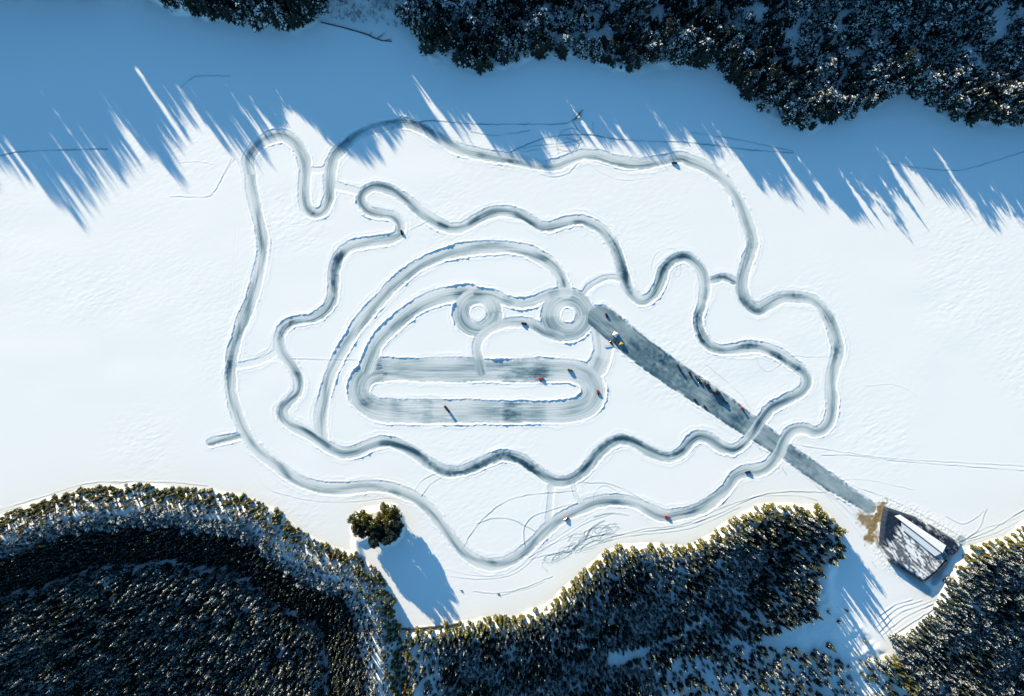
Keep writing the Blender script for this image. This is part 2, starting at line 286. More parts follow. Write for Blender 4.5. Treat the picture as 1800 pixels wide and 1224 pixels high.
SD = np.full(GX.shape, 1e3, np.float32)          # distance to the edge of the nearest track (negative inside)
TID = np.full(GX.shape, -1, np.int8); BF = np.zeros(GX.shape, np.float32)
KEYS = ['outer', 'inner', 'arc', 'ring', 'oval', 'road', 'slip']
edge_n = (vnoise(GX/9, GY/9, 21)-.5)*1.8+(vnoise(GX/28, GY/28, 22)-.5)*2.4
edge_n2 = (vnoise(GX/4, GY/4, 23)-.5)
for k, (nm, pts, closed, hw, dark, alpha) in enumerate(TR):
    mx = max(hw) if isinstance(hw, list) else hw
    sl, D, V, U, Wd = line_fields(pts, closed, mx+20, hw if isinstance(hw, list) else None, 3.0)
    if not isinstance(hw, list): Wd = np.full(D.shape, float(hw), np.float32)
    gxs, gys = GX[sl], GY[sl]
    Wd = Wd*(1+(vnoise(U/45, U*0+k*7.3, 31)-.5)*.22)
    q = D-Wd+edge_n[sl]*(.95 if nm in ('outer', 'inner') else .6)+edge_n2[sl]*1.6
    q = np.where(D < mx+19, q, 1e3)
    s = np.clip(V/Wd, -1.3, 1.3)
    wand = (vnoise(U/55, U*0+k*3.1, 32)-.5)*1.1
    groove = np.exp(-((s-wand)/.45)**2)
    streak = vnoise(U/50+k*13, V/1.5+k*9, 33)*.5+vnoise(U/22+k*5, V/.9+k*3, 34)*.5
    slow = vnoise(U/40, U*0+k*1.7, 35); darkspot = sstep(.55, .9, vnoise(U/28, U*0+k*4.7, 44))
    if nm == 'road':
        streak = vnoise(U/16, V/5, 36)*.35+vnoise(U/5, V/3, 37)*.25+vnoise(U/60, V/1.6, 46)*.4; groove = .45+.55*vnoise(U/25, V/9, 38)+.35*np.exp(-((s+.9)/.25)**2); darkspot = darkspot*0
    elif nm in ('oval', 'ring', 'apron', 'smile'):
        groove = .5*groove+.4*vnoise(U/60, V/6+k, 39)+.15
    prof = dark*(.42+.62*groove+.8*darkspot*groove)*(.40+1.2*(streak-.05))*(.55+.8*slow)
    if nm == 'road': prof = dark*(.4+.7*groove+.35*np.exp(-((np.abs(s)-.93)/.07)**2))*(.72+.65*(streak-.1))
    if nm in ('outer', 'inner'): prof = prof*(.75+.25*sstep(1.05, .55, np.abs(s)))
    fill = sstep(1.2, -2.2, q)
    a = fill*alpha
    ICE[sl] = ICE[sl]*(1-a)+prof*a
    tt = TID[sl]; tt[q < 0] = KEYS.index(NAMES[nm])
    bf = BF[sl]; bf[q < SD[sl]] = {'oval': 1.25, 'ring': 1.1, 'arc': 1.0, 'road': .8, 'inner': .7, 'outer': .5}.get(nm, .4)
    SD[sl] = np.minimum(SD[sl], q)
ICE = ICE*(1-.75*sstep(-6, 0, SD)*sstep(.5, .85, vnoise(GX/5, GY/5, 45)))   # snow spilled back over the edges
for bx, by, r, am in BLOBS:
    d2 = ((GX-bx)**2+(GY-by)**2)/(r*r)
    ICE += (np.exp(-d2*1.6)*am*.95*(.35+1.0*sstep(.2, .9, vnoise(GX/(11 if abs(by-688) < 60 and bx < 1060 else 5)+bx, GY/(2.6 if abs(by-688) < 60 and bx < 1060 else 5), 41)*.7+.3*vnoise(GX/2.5, GY/2.5, 47)))*np.clip(ICE*2.4, 0, 1)).astype(np.float32)
ICE = np.clip(ICE, 0, 1)*np.where(LAND > 0, 0, 1)
# snow islands inside the rings stay white because the rings do not reach them
onlake = sstep(3, -3, LAND)
trk = sstep(.8, -1.4, SD)
Z += -.16*trk*onlake
bh = .05+.80*np.clip(vnoise(GX/40, GY/40, 51)-.33, 0, 1)*(.55+.9*vnoise(GX/5, GY/5, 52))
bh = bh*BF*(1+1.0*sstep(.6, .9, vnoise(GX/6, GY/6, 56)))
Z += (bh*np.exp(-((SD-1.7+edge_n2*.9)/1.15)**2)*onlake)*(SD > -3)
Z += (.10*np.exp(-((SD-6.5+edge_n*1.6)/1.6)**2)*vnoise(GX/30, GY/30, 53)*onlake)
# broad thrown-up snow beside the lanes
Z += .05*vnoise(GX/4, GY/4, 54)*sstep(14, 2, SD)*(SD > 0)*onlake
for L, wd, dep, rut_shade in RUTS:
    sl, D, V, U, _ = line_fields(L, 0, wd+5, None, 4.0)
    br = .25+.9*vnoise(U/18+dep*50, U*0+L[0][0], 61)
    jit = (vnoise(U/7, U*0+L[0][1], 62)-.5)*1.4
    c = np.exp(-((V+jit)/(wd*.75))**2)*(D < wd+4)
    Z[sl] += dep*.6*(np.exp(-((V+jit-wd*1.3)/(wd*.7))**2)-c)*br*(D < wd+4)
    ICE[sl] = np.maximum(ICE[sl], (np.where(LAND[sl] > 0, 0, 1)*rut_shade*.85*c*np.clip(br*1.1, 0, 1)).astype(np.float32))  # groove shade painted into the ice tone along each rut
# wind-blown ripples on the open ice
ang = math.radians(24); rx = GX*math.cos(ang)-GY*math.sin(ang); ry = GX*math.sin(ang)+GY*math.cos(ang)
rip = (vnoise(rx/9+.6*vnoise(GX/20, GY/20, 72), ry/3.6, 71)-.5)*.05+(vnoise(rx/4, ry/1.9, 73)-.5)*.015
rip *= 1.8*sstep(.4, .95, vnoise(GX/130, GY/130, 74))+.15
rip += (vnoise(GX/70, GY/45, 75)-.5)*.35*vnoise(GX/200, GY/200, 76)
Z += rip*(1-.85*trk)*onlake
DIRT = np.zeros(GX.shape, np.float32)
for L, wd, am in [(YARD, 14, .5), (R3(1200,816,[(985,395),(1000,330),(1030,270),(1060,225)]), 14, 1.0), (R3(1200,816,[(950,290),(1000,300),(1050,270)]), 14, .95), (R3(1200,816,[(1375,500),(1400,460),(1340,590)]), 7, .35)]:
    sl, D, V, U, _ = line_fields(L, 0, wd+8)
    DIRT[sl] = np.maximum(DIRT[sl], (am*sstep(wd, wd*.3, D+(vnoise(GX[sl]/4, GY[sl]/4, 81)-.5)*wd)).astype(np.float32))
sl, D, V, U, _ = line_fields(PUSH, 0, 26); ICE[sl] = np.maximum(ICE[sl], (.32*sstep(11, 4, D+edge_n[sl])*(LAND[sl] < 5)).astype(np.float32))
sl, D, V, U, _ = line_fields(R3(1200,816,[(1330,620),(1380,520),(1430,440),(1470,400)]), 0, 26); ICE[sl] = np.maximum(ICE[sl], (.38*sstep(11, 4, D+edge_n[sl])).astype(np.float32))
TS = sdf(TERR, GX, GY)*M
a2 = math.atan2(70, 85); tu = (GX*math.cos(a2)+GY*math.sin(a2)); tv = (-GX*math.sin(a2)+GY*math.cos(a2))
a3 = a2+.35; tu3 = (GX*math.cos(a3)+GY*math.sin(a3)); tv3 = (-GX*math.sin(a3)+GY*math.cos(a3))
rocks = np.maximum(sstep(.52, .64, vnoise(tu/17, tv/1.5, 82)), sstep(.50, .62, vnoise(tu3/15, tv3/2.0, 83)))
nw = sstep(12, -8, (GX-1552)*.75+(GY-905)*.55-24)      # rock colour gets solid towards the northern corner
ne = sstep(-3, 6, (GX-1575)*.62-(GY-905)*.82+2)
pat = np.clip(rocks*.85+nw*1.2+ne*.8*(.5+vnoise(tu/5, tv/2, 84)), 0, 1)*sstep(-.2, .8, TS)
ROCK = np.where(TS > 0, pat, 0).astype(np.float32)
Z += ROCK*.5*vnoise(GX/2.5, GY/2.5, 85)
# churned snow round the terrace
near_t = sstep(-16, -2, TS)*(TS < 0)
Z += near_t*.35*vnoise(GX/2.5, GY/2.5, 86)
ICE[TS > 0] = 0
TID[(LAND > 0)] = -1
print('height field', Z.shape)

# ground material -------------------------------------------------
gm, t, b = node_mat('snow_and_ice')
def attr(n): a = N(t, 'ShaderNodeAttribute'); a.attribute_name = n; return a.outputs['Fac']
def mixc(f, a, bb):
    m = N(t, 'ShaderNodeMix', data_type='RGBA')
    if f is not None: t.links.new(f, m.inputs[0])
    for i, v in ((6, a), (7, bb)):
        if isinstance(v, tuple): m.inputs[i].default_value = v+(1,)
        else: t.links.new(v, m.inputs[i])
    return m.outputs[2]
geo = N(t, 'ShaderNodeNewGeometry')
def noise(scale, detail=4, mapping=None, rough=.6):
    n = N(t, 'ShaderNodeTexNoise'); n.inputs['Scale'].default_value = scale; n.inputs['Detail'].default_value = detail; n.inputs['Roughness'].default_value = rough
    if mapping:
        mp = N(t, 'ShaderNodeMapping'); mp.inputs['Rotation'].default_value = (0, 0, mapping[0]); mp.inputs['Scale'].default_value = mapping[1]
        t.links.new(geo.outputs['Position'], mp.inputs[0]); t.links.new(mp.outputs[0], n.inputs['Vector'])
    else: t.links.new(geo.outputs['Position'], n.inputs['Vector'])
    return n.outputs[0]
ramp = N(t, 'ShaderNodeValToRGB'); t.links.new(attr('ice'), ramp.inputs[0])
e = ramp.color_ramp.elements
e[0].position = 0; e[0].color = (.84, .87, .88, 1); e[1].position = 1; e[1].color = (.015, .05, .09, 1)
for p_, c_ in ((.12, (.70, .75, .77, 1)), (.35, (.35, .45, .49, 1)), (.6, (.135, .215, .265, 1)), (.8, (.045, .11, .16, 1))):
    x_ = e.new(p_); x_.color = c_
fine = noise(.9, 5)
dirtc = mixc(fine, (.10, .075, .035), (.42, .29, .13))
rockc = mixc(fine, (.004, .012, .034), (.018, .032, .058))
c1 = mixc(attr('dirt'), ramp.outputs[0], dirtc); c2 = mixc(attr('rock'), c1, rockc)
t.links.new(c2, b.inputs['Base Color']); b.inputs['Roughness'].default_value = .62
b.inputs['Specular IOR Level'].default_value = .3
bp = N(t, 'ShaderNodeBump'); bp.inputs['Distance'].default_value = .09; bp.inputs['Strength'].default_value = .17
t.links.new(noise(.35, 6, (math.radians(-24), (.55, 1.6, 1))), bp.inputs['Height']); t.links.new(bp.outputs[0], b.inputs['Normal'])

co = np.empty((ny*nx, 3), np.float32)
co[:, 0] = ((GX-900)*M).ravel(); co[:, 1] = ((612-GY)*M).ravel(); co[:, 2] = Z.ravel()
jj, ii = np.meshgrid(np.arange(ny-1), np.arange(nx-1), indexing='ij')
v00 = (jj*nx+ii).ravel(); quads = np.stack([v00+nx, v00+nx+1, v00+1, v00], 1)
tidf = TID[:-1, :-1].ravel(); landf = LAND[:-1, :-1].ravel(); tsf = TS[:-1, :-1].ravel()
cls = np.full(len(quads), 0); cls[landf > 1.5] = 1; cls[tidf >= 0] = 10+tidf[tidf >= 0]; cls[tsf > 0] = 2
def grid_obj(name, fm, label, cat):
    q = quads[fm]
    if len(q) == 0: return None
    used, inv = np.unique(q.ravel(), return_inverse=True)
    me = bpy.data.meshes.new(name)
    me.vertices.add(len(used)); me.vertices.foreach_set('co', co[used].ravel())
    me.loops.add(len(q)*4); me.loops.foreach_set('vertex_index', inv.astype(np.int32).ravel())
    me.polygons.add(len(q)); me.polygons.foreach_set('loop_start', (np.arange(len(q))*4).astype(np.int32))
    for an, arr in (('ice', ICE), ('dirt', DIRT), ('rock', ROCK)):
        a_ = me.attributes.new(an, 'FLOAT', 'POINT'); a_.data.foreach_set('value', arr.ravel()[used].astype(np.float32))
    me.update(calc_edges=True); me.validate()
    me.polygons.foreach_set('use_smooth', np.ones(len(q), bool))
    me.materials.append(gm)
    o = bpy.data.objects.new(name, me); COL.objects.link(o); tag(o, label, cat, kind='structure'); return o
grid_obj('frozen_lake', cls == 0, 'white wind-rippled snow covering the frozen lake', 'frozen lake')
grid_obj('snowy_shore', cls == 1, 'snow-covered wooded banks sloping up around the frozen lake', 'shore')
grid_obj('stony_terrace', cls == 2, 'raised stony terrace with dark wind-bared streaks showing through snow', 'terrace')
for i, k in enumerate(KEYS): grid_obj(TLAB[k][0], cls == 10+i, TLAB[k][1], TLAB[k][2])
# surrounding snowfield out to the horizon
far = np.concatenate([np.geomspace(1, 8000, 46)])
fx = np.concatenate([x0-far[::-1], np.linspace(x0+4, x1-4, 90), x1+far]); fy = np.concatenate([y0-far[::-1], np.linspace(y0+4, y1-4, 60), y1+far])
FX, FY = np.meshgrid(fx, fy); FZ = terrain(FX, FY); FZ = np.where((FX < x0) | (FX > x1) | (FY < y0) | (FY > y1), FZ-.02, FZ-6)
fnx, fny = len(fx), len(fy)
jj, ii = np.meshgrid(np.arange(fny-1), np.arange(fnx-1), indexing='ij')
keep = ~((ii >= len(far)+1) & (ii < fnx-len(far)-2) & (jj >= len(far)+1) & (jj < fny-len(far)-2))
v00 = (jj*fnx+ii)[keep].ravel(); q = np.stack([v00+fnx, v00+fnx+1, v00+1, v00], 1)
vv = np.stack([((FX-900)*M).ravel(), ((612-FY)*M).ravel(), FZ.ravel()], 1)
me = bpy.data.meshes.new('snowfield'); me.from_pydata(vv.tolist(), [], q.tolist()); me.materials.append(gm)
o = bpy.data.objects.new('snowfield', me); COL.objects.link(o); tag(o, 'wide snow-covered land and lake stretching away beyond the course', 'snowfield', kind='structure')
def zat(px, py):
    i = (px-x0)/GS; j = (py-y0)/GS
    if 0 <= i < nx-1 and 0 <= j < ny-1:
        a, c = int(i), int(j); f, g = i-a, j-c
        return float((Z[c, a]*(1-f)+Z[c, a+1]*f)*(1-g)+(Z[c+1, a]*(1-f)+Z[c+1, a+1]*f)*g)
    return float(terrain(np.array([float(px)]), np.array([float(py)]))[0])

# ------------------------------------------------------------------ trees
def needle_mat(name, c1_, c2_, snow):
    m, t, b = node_mat(name)
    oi = N(t, 'ShaderNodeObjectInfo'); tc = N(t, 'ShaderNodeNewGeometry')
    n = N(t, 'ShaderNodeTexNoise'); n.inputs['Scale'].default_value = .8; n.inputs['Detail'].default_value = 3; t.links.new(tc.outputs['Position'], n.inputs['Vector'])
    ad = N(t, 'ShaderNodeMath', operation='ADD'); t.links.new(n.outputs[0], ad.inputs[0]); t.links.new(oi.outputs['Random'], ad.inputs[1])
    hf = N(t, 'ShaderNodeMath', operation='MULTIPLY'); hf.inputs[1].default_value = .5; t.links.new(ad.outputs[0], hf.inputs[0])
    mx = N(t, 'ShaderNodeMix', data_type='RGBA'); mx.inputs[6].default_value = c1_+(1,); mx.inputs[7].default_value = c2_+(1,)
    t.links.new(hf.outputs[0], mx.inputs[0]); t.links.new(mx.outputs[2], b.inputs['Base Color']); b.inputs['Roughness'].default_value = .7
    b.inputs['Specular IOR Level'].default_value = .15
    return m
m_needle = needle_mat('dark_needles', (.009, .018, .018), (.024, .036, .028), 0)
m_sunlit = needle_mat('sunlit_needles', (.042, .044, .008), (.105, .098, .014), 0)  # sunlight painted in: lighter olive copy of the needles
m_bark = flat_mat('bark', (.06, .045, .032), .9, var=.4, scale=6)
m_snow = flat_mat('lying_snow', (.82, .85, .87), .6, var=.05, scale=2)
m_frost = flat_mat('frosted_twigs', (.22, .25, .27), .8, var=.35, scale=8)
def mesh_from(name, V, F, mats, idx):
    me = bpy.data.meshes.new(name); me.from_pydata(V, [], F)
    for m in mats: me.materials.append(m)
    me.polygons.foreach_set('material_index', np.array(idx, np.int32)); me.update(); return me
def spruce_crown(seed, snow, mat, levels=14):
    r = random.Random(seed); V = []; F = []; I = []
    def add(vs, mi):
        k = len(V); V.extend(vs); F.append(tuple(range(k, k+len(vs)))); I.append(mi)
    for L in range(levels):
        f = L/(levels-1); z = .12+.83*f; rad = (1-f)**.8*.95+.05; nb = int(10-4*f)
        a0 = r.random()*6.3
        for k in range(nb):
            a = a0+2*PI*k/nb+r.uniform(-.25, .25); ln = rad*r.uniform(.72, 1.12); wd = .20*ln+.04; dr = .09*ln+.02+r.uniform(0, .02)
            ca, sa = math.cos(a), math.sin(a)
            def pt(u, v, h): return (u*ca-v*sa, u*sa+v*ca, z-h)
            m1 = pt(ln*.45, 0, dr*.25-.018); tip = pt(ln, 0, dr); root = pt(0, 0, -.03)
            l1 = pt(ln*r.uniform(.35, .5), wd*.8, dr*.8); l2 = pt(ln*r.uniform(.65, .8), wd*.55, dr*1.05)
            r1 = pt(ln*r.uniform(.35, .5), -wd*.8, dr*.8); r2 = pt(ln*r.uniform(.65, .8), -wd*.55, dr*1.05); m2 = pt(ln*.7, 0, dr*.6-.01)
            add([root, m1, l1], 0); add([m1, l2, l1], 0) if r.random() < .8 else None; add([m1, m2, l2], 0); add([m2, tip, l2], 0)
            add([root, r1, m1], 0); add([m1, r1, r2], 0) if r.random() < .8 else None; add([m1, r2, m2], 0); add([m2, r2, tip], 0)
            if r.random() < snow:
                u0 = r.uniform(.2, .45); u1 = r.uniform(.7, .98); wv = wd*r.uniform(.35, .75); h0 = -.018
                add([pt(ln*u0, -wv*.6, dr*.35+h0), pt(ln*u1*.8, -wv, dr*.75+h0), pt(ln*u1, 0, dr*.85+h0), pt(ln*u1*.8, wv, dr*.75+h0), pt(ln*u0, wv*.6, dr*.35+h0)], 1)
    add([(0, 0, 1.02), (.06, .02, .9), (-.02, .06, .9)], 0); add([(0, 0, 1.02), (-.06, -.03, .9), (.05, -.05, .9)], 0)
    return mesh_from('spruce_crown', V, F, [mat, m_snow], I)
def pine_crown(seed, snow, mat, clumps=26, per=30):
    r = random.Random(seed); V = []; F = []; I = []
    def add(vs, mi):
        k = len(V); V.extend(vs); F.append(tuple(range(k, k+len(vs)))); I.append(mi)
    for c in range(clumps):
        z = r.uniform(.38, .95); rr_ = math.sqrt(max(.05, 1-((z-.55)/.45)**2))*.78*math.sqrt(r.random())
        a = r.random()*6.3; cx, cy = rr_*math.cos(a), rr_*math.sin(a); cr = r.uniform(.2, .34)
        for k in range(per):
            th = r.random()*6.3; ph = math.acos(r.uniform(-.6, 1)); q = cr*r.uniform(.55, 1.05)
            p = Vector((cx+q*math.sin(ph)*math.cos(th), cy+q*math.sin(ph)*math.sin(th), z+q*.42*math.cos(ph)))
            s = r.uniform(.045, .10); ax = Vector((r.uniform(-1, 1), r.uniform(-1, 1), r.uniform(-.5, .5))).normalized(); bx = ax.cross(Vector((r.uniform(-1, 1), r.uniform(-1, 1), r.uniform(-1, 1)))).normalized()
            sz = Vector((1, 1, .45))
            A = ax*s; B = bx*s*.7
            add([tuple(p+A*sz), tuple(p+B*sz), tuple(p-A*sz), tuple(p-B*sz)], 0)
        if r.random() < snow*1.6:
            for k in range(int(3+6*snow)):
                p = Vector((cx+r.uniform(-1, 1)*cr*.8, cy+r.uniform(-1, 1)*cr*.8, z+cr*.40)); s = r.uniform(.05, .12); a = r.random()*3
                add([tuple(p+Vector((s*math.cos(a+i*PI/2)*(1 if i % 2 else .6), s*math.sin(a+i*PI/2)*(1 if i % 2 else .6), r.uniform(-.02, .02)))) for i in range(4)], 1)
    return mesh_from('pine_crown', V, F, [mat, m_snow], I)
def bare_crown(seed):
    r = random.Random(seed); V = []; F = []; I = []
    def limb(p, d, ln, rad, dep):
        q = p+d*ln; s = d.cross(Vector((.3, .5, .1))).normalized()*rad; s2 = d.cross(s).normalized()*rad
        k = len(V); V.extend([tuple(p+s), tuple(p-s*.5+s2), tuple(p-s*.5-s2), tuple(q+s*.5), tuple(q-s*.25+s2*.5), tuple(q-s*.25-s2*.5)])
        F.extend([(k, k+1, k+4, k+3), (k+1, k+2, k+5, k+4), (k+2, k, k+3, k+5)]); I.extend([1 if r.random() < .5 else 0]*3)
        if dep > 0:
            for _ in range(3 if dep > 1 else 4):
                limb(p+d*ln*r.uniform(.5, 1), (d+Vector((r.uniform(-1, 1), r.uniform(-1, 1), r.uniform(-.2, .6)))*.8).normalized(), ln*r.uniform(.45, .7), rad*.6, dep-1)
    for k in range(5):
        a = k*1.26+r.random(); limb(Vector((0, 0, .3+.08*k)), Vector((math.cos(a), math.sin(a), .35)).normalized(), .5, .03, 3)
    return mesh_from('bare_crown', V, F, [m_bark, m_frost], I)
def trunk_mesh(r0=.05, top=.95, nm='trunk', bend=.02):
    V = []; F = []; n = 6; lv = [0, .06, .3, .6, top]; rad = [r0*1.5, r0, r0*.8, r0*.5, r0*.12]
    for i, (z, q) in enumerate(zip(lv, rad)):
        for k in range(n): V.append((q*math.cos(2*PI*k/n)+bend*math.sin(z*4), q*math.sin(2*PI*k/n), z))
        if i:
            for k in range(n): F.append(((i-1)*n+k, (i-1)*n+(k+1) % n, i*n+(k+1) % n, i*n+k))
    me = bpy.data.meshes.new(nm); me.from_pydata(V, [], F); me.materials.append(m_bark); return me
TM_S = trunk_mesh(.045, .93); TM_P = trunk_mesh(.06, .8)
# variants: 0-2 dark spruce, 3-5 snowy spruce, 6-8 olive needles with sunlight painted in, 9-10 dark pine, 11 snowy pine, 12 bare frosted
VAR = [spruce_crown(s, .10, m_needle) for s in (1, 2, 3)]+[spruce_crown(s, .55, m_needle) for s in (4, 5, 6)]+[spruce_crown(7, .12, m_sunlit), spruce_crown(8, .3, m_sunlit), pine_crown(9, .08, m_sunlit)]+[pine_crown(s, .15, m_needle) for s in (10, 11)]+[pine_crown(12, .55, m_needle)]+[bare_crown(13)]+[pine_crown(14, .05, m_sunlit, 34, 60), pine_crown(15, .05, m_needle, 34, 60)]
VKIND = ['spruce']*8+['pine']*4+['birch', 'pine', 'pine']
src = bpy.data.collections.new('tree_kinds')          # never linked to the scene: only the woods read it
for i, me in enumerate(VAR):
    # one joined mesh (crown and trunk) per kind
    bm = bmesh.new(); bm.from_mesh(me); k0 = len(bm.faces)
    tm = TM_S if i < 8 else TM_P; bm.from_mesh(tm)
    bm.faces.ensure_lookup_table()
    for f in bm.faces[k0:]: f.material_index = 2
    m2 = bpy.data.meshes.new('wood_tree')
    for mm in list(me.materials)+[m_bark]: m2.materials.append(mm)
    bm.to_mesh(m2); bm.free()
    src.objects.link(bpy.data.objects.new('kind_%02d' % i, m2))

def shadow_limit(px, py):
    """distance in photo pixels from px,py along the shadow direction to the traced shadow edge"""
    best = None
    for i in range(len(BOUND)-1):
        ax, ay = BOUND[i]; bx, by = BOUND[i+1]; ex, ey = bx-ax, by-ay
        den = SDX*ey-SDY*ex
        if abs(den) < 1e-9: continue
        s = ((ax-px)*ey-(ay-py)*ex)/den; u = ((ax-px)*SDY-(ay-py)*SDX)/(SDX*ey-SDY*ex)
        if s > 0 and 0 <= u <= 1: best = s if best is None else min(best, s)
    return best if best else 0
trees = []    # wood, px, py, z, radius, height, variant, weight
def put(wood, px, py, r, h, var, wt, z=None):
    trees.append((wood, px, py, zat(px, py) if z is None else z, r, h, var, wt))
def jit_grid(xa, xb, ya, yb, s, rnd):
    y = ya; row = 0
    while y < yb:
        x = xa+(row % 2)*s/2
        while x < xb:
            yield x+rnd.uniform(-.42, .42)*s, y+rnd.uniform(-.42, .42)*s
            x += s
        y += s*.87; row += 1
rn = random.Random(5)
def fl(f, *a): return float(f(*[np.array([float(q)]) for q in a])[0])
# north bank
_c = np.arange(0, 6000)/2.0
CN = vnoise(_c/6, _c*0, 98)*.5+vnoise(_c/22, _c*0+3, 99)*.5
pts = list(jit_grid(-420, 2080, -190, 265, 11.0, rn)); X = np.array([p[0] for p in pts]); Y = np.array([p[1] for p in pts])
LD = land(X, Y)[0]; ZZ = terrain(X, Y); vis = vnoise(X/60, Y/60, 91); sn = vnoise(X/45, Y/45, 92); gap = vnoise(X/24, Y/24, 93); clear = vnoise(X/34, Y/34, 94)*.75+vnoise(X/14, Y/14, 90)*.25
for (px, py), d, z, vz, s_, g_, c_ in zip(pts, LD, ZZ, vis, sn, gap, clear):
    if d < (4 if px > 320 else 2): continue
    if 575 < px < 700 and d < 24: continue
    if px > 650 and d > 6 and c_ < .325 and py > -12: continue
    if px > 650 and g_ < .13: continue
    if px < 330 and (g_ < .3 or rn.random() < .25): continue
    lim = shadow_limit(px, py)*M*TAN-z
    if lim < 5: continue
    cc = px*SDY-py*SDX                      # gaps cut along sun lines so light streaks reach the snow
    nn = CN[int(cc*2) % len(CN)]
    if px < 420 and any(abs(cc-c0) < w0 for c0, w0 in ((-32, 4), (-62, 2.5), (9, 2), (62, 2), (128, 4.5))): continue
    cut = 1-(.32 if (px < 330 or px > 1150) else .18)*float(sstep(.37, .24, nn))
    edge = lim*rn.uniform(.90, 1.03)*cut
    if rn.random() < .35: edge *= rn.uniform(.6, .9)
    if any(abs(cc-c0) < 5 for c0 in (1199, 828, 1043, 994, 517, 718, 765, 905, 1120)): edge *= .45
    if px < 420 or py < -15: h = min(edge, 46)
    elif d < 36: h = min(edge, 40)
    else: h = min(edge, rn.uniform(13, 26))
    snowy = s_ > (.52 if px < 1300 else .34)
    var = rn.choice([3, 4, 5, 4, 11] if snowy and rn.random() < .85 else [0, 1, 2, 2, 1, 10, 0, 3])
    put('north', px, py, (h*rn.uniform(.10, .14) if (px < 330 or py < -15) else min(h, 30)*(rn.uniform(.19, .34) if var < 6 else rn.uniform(.26, .38))), h, var, 3.0-.01*d if 0 < px < 1800 and py > 0 else 0)
# thin frosted birches by the fallen log
for _ in range(95):
    px = rn.uniform(575, 702); py = rn.uniform(-5, 42)+ (px-640)*.12
    h = rn.uniform(5, 11); put('birch', px, py, h*.35, h, 12, 2)
# islet pines
for px, py, r_ in [(629,912,8),(640,907,6),(634,926,8),(650,911,7),(655,914,7),(683,896,8),(695,899,8),(690,912,8),(702,908,7),(704,922,8),(672,922,8),(690,930,9),(654,928,8),(660,940,9),(676,944,9),(662,920,9),(666,933,10),(682,936,9),(648,922,8),(700,930,8),(676,912,8),(636,935,7),(645,935,8),(665,950,8),(698,938,8),(686,948,7)]:
    ci = px*SDY-py*SDX; h = rn.uniform(16, 25)*(1 if py > 905 else .8)*(.5 if (abs(ci-30) < 5 or abs(ci-8) < 3) else 1); put('islet', px*.985+rn.uniform(-1,1)+9.5, py*.985+8, r_*.95, h, (13 if py < 922 or px < 640 else 14), 9)  # olive paints the islet's sunward side, dark needles its shaded half
# western wood
def GL(px, py): return float(vnoise(np.array([px/30.0]), np.array([py/22.0]), 104)[0])
pts = list(jit_grid(-120, 740, 840, 1330, 7.4, rn)); X = np.array([p[0] for p in pts]); Y = np.array([p[1] for p in pts])
LD = land(X, Y)[1]; ZZ = terrain(X, Y); sn = vnoise(X/40, Y/40, 95)
for (px, py), d, z, s_ in zip(pts, LD, ZZ, sn):
    if d < 1.2: continue
    if 24 < d < 30 and rn.random() < .7: continue
    if 87 < d < 91.5 and rn.random() < .85: continue
    if d < 24: var = rn.choice([6, 7, 8, 6, 7, 0]) if d < 15 else rn.choice([3, 4, 8, 11, 5]); h = rn.uniform(7, 11) if d < 15 else rn.uniform(8, 12)
    elif d < 46: var = rn.choice([3, 4, 5, 11]); h = rn.uniform(8, 14)
    elif d < 86: var = rn.choice([0, 1, 2]) ; h = rn.uniform(15, 21)
    else: var = rn.choice([3, 4, 5, 0, 1]) if s_ > .4 else rn.choice([0, 1, 5, 3, 4]); h = rn.uniform(13, 24)
    if px > 600 and d > 22 and rn.random() < .7: var = rn.choice([0, 1, 2, 2, 3]); h *= .9
    if d > 96:
        gl = GL(px, py)
        if gl < .22 and rn.random() < .6: continue
        h *= (.75+.6*rn.random())*(.8+.4*gl)
    put('west', px, py, h*(rn.uniform(.15, .21) if var < 6 else rn.uniform(.30, .38)), h, var, 2.2-.05*d)
# middle wood with the headland
pts = list(jit_grid(700, 1660, 870, 1330, 7.6, rn)); X = np.array([p[0] for p in pts]); Y = np.array([p[1] for p in pts])
LD = land(X, Y)[2]; sn = vnoise(X/36, Y/36, 96)
trackl = [(1080,1178),(1130,1165),(1190,1135),(1240,1105),(1290,1075)]
TD = pdist(trackl, X, Y, False)
snowf = [(1440,985),(1640,985),(1690,1190),(1620,1300),(1540,1300),(1500,1170),(1440,1150),(1370,1150),(1300,1160),(1380,1120),(1436,1085),(1436,1010)]
SF = inside(snowf, X, Y)
for (px, py), d, s_, td, sf in zip(pts, LD, sn, TD, SF):
    if d < 1.2 or td < max(3, 8.5-(px-1085)*.03): continue
    if sf and not (py > 1150 and rn.random() < (.75 if px > 1540 else .4)) and rn.random() < .985: continue
    if px < 790 and py > 1100 and abs(px-745-(py-1100)*.05) < 24 and rn.random() < .55: continue
    if py > 1128 and 1290 < px < 1560 and rn.random() < .5: continue
    if py > 1172 and 1180 < px < 1300 and rn.random() < .5: continue
    if d < 11: var = rn.choice([6, 7, 8, 6, 7]); h = rn.uniform(9, 14)
    elif s_ > .5: var = rn.choice([3, 4, 5, 5, 4, 1]); h = rn.uniform(10, 18)
    else: var = rn.choice([0, 1, 2, 0, 1, 3]); h = rn.uniform(12, 20)
    if px > 1320 and py < 1010:
        if rn.random() < .25: continue
        h *= 1.25
    h *= rn.uniform(.7, 1.2)
    if d > 22 and GL(px, py) < .17 and (px < 1290 or py > 1020) and rn.random() < .5: continue
    put('middle', px, py, h*(rn.uniform(.15, .21) if var < 6 else rn.uniform(.22, .29)), h, var, (2.6 if px > 1290 and py < 1000 else 2.0)-.05*d)
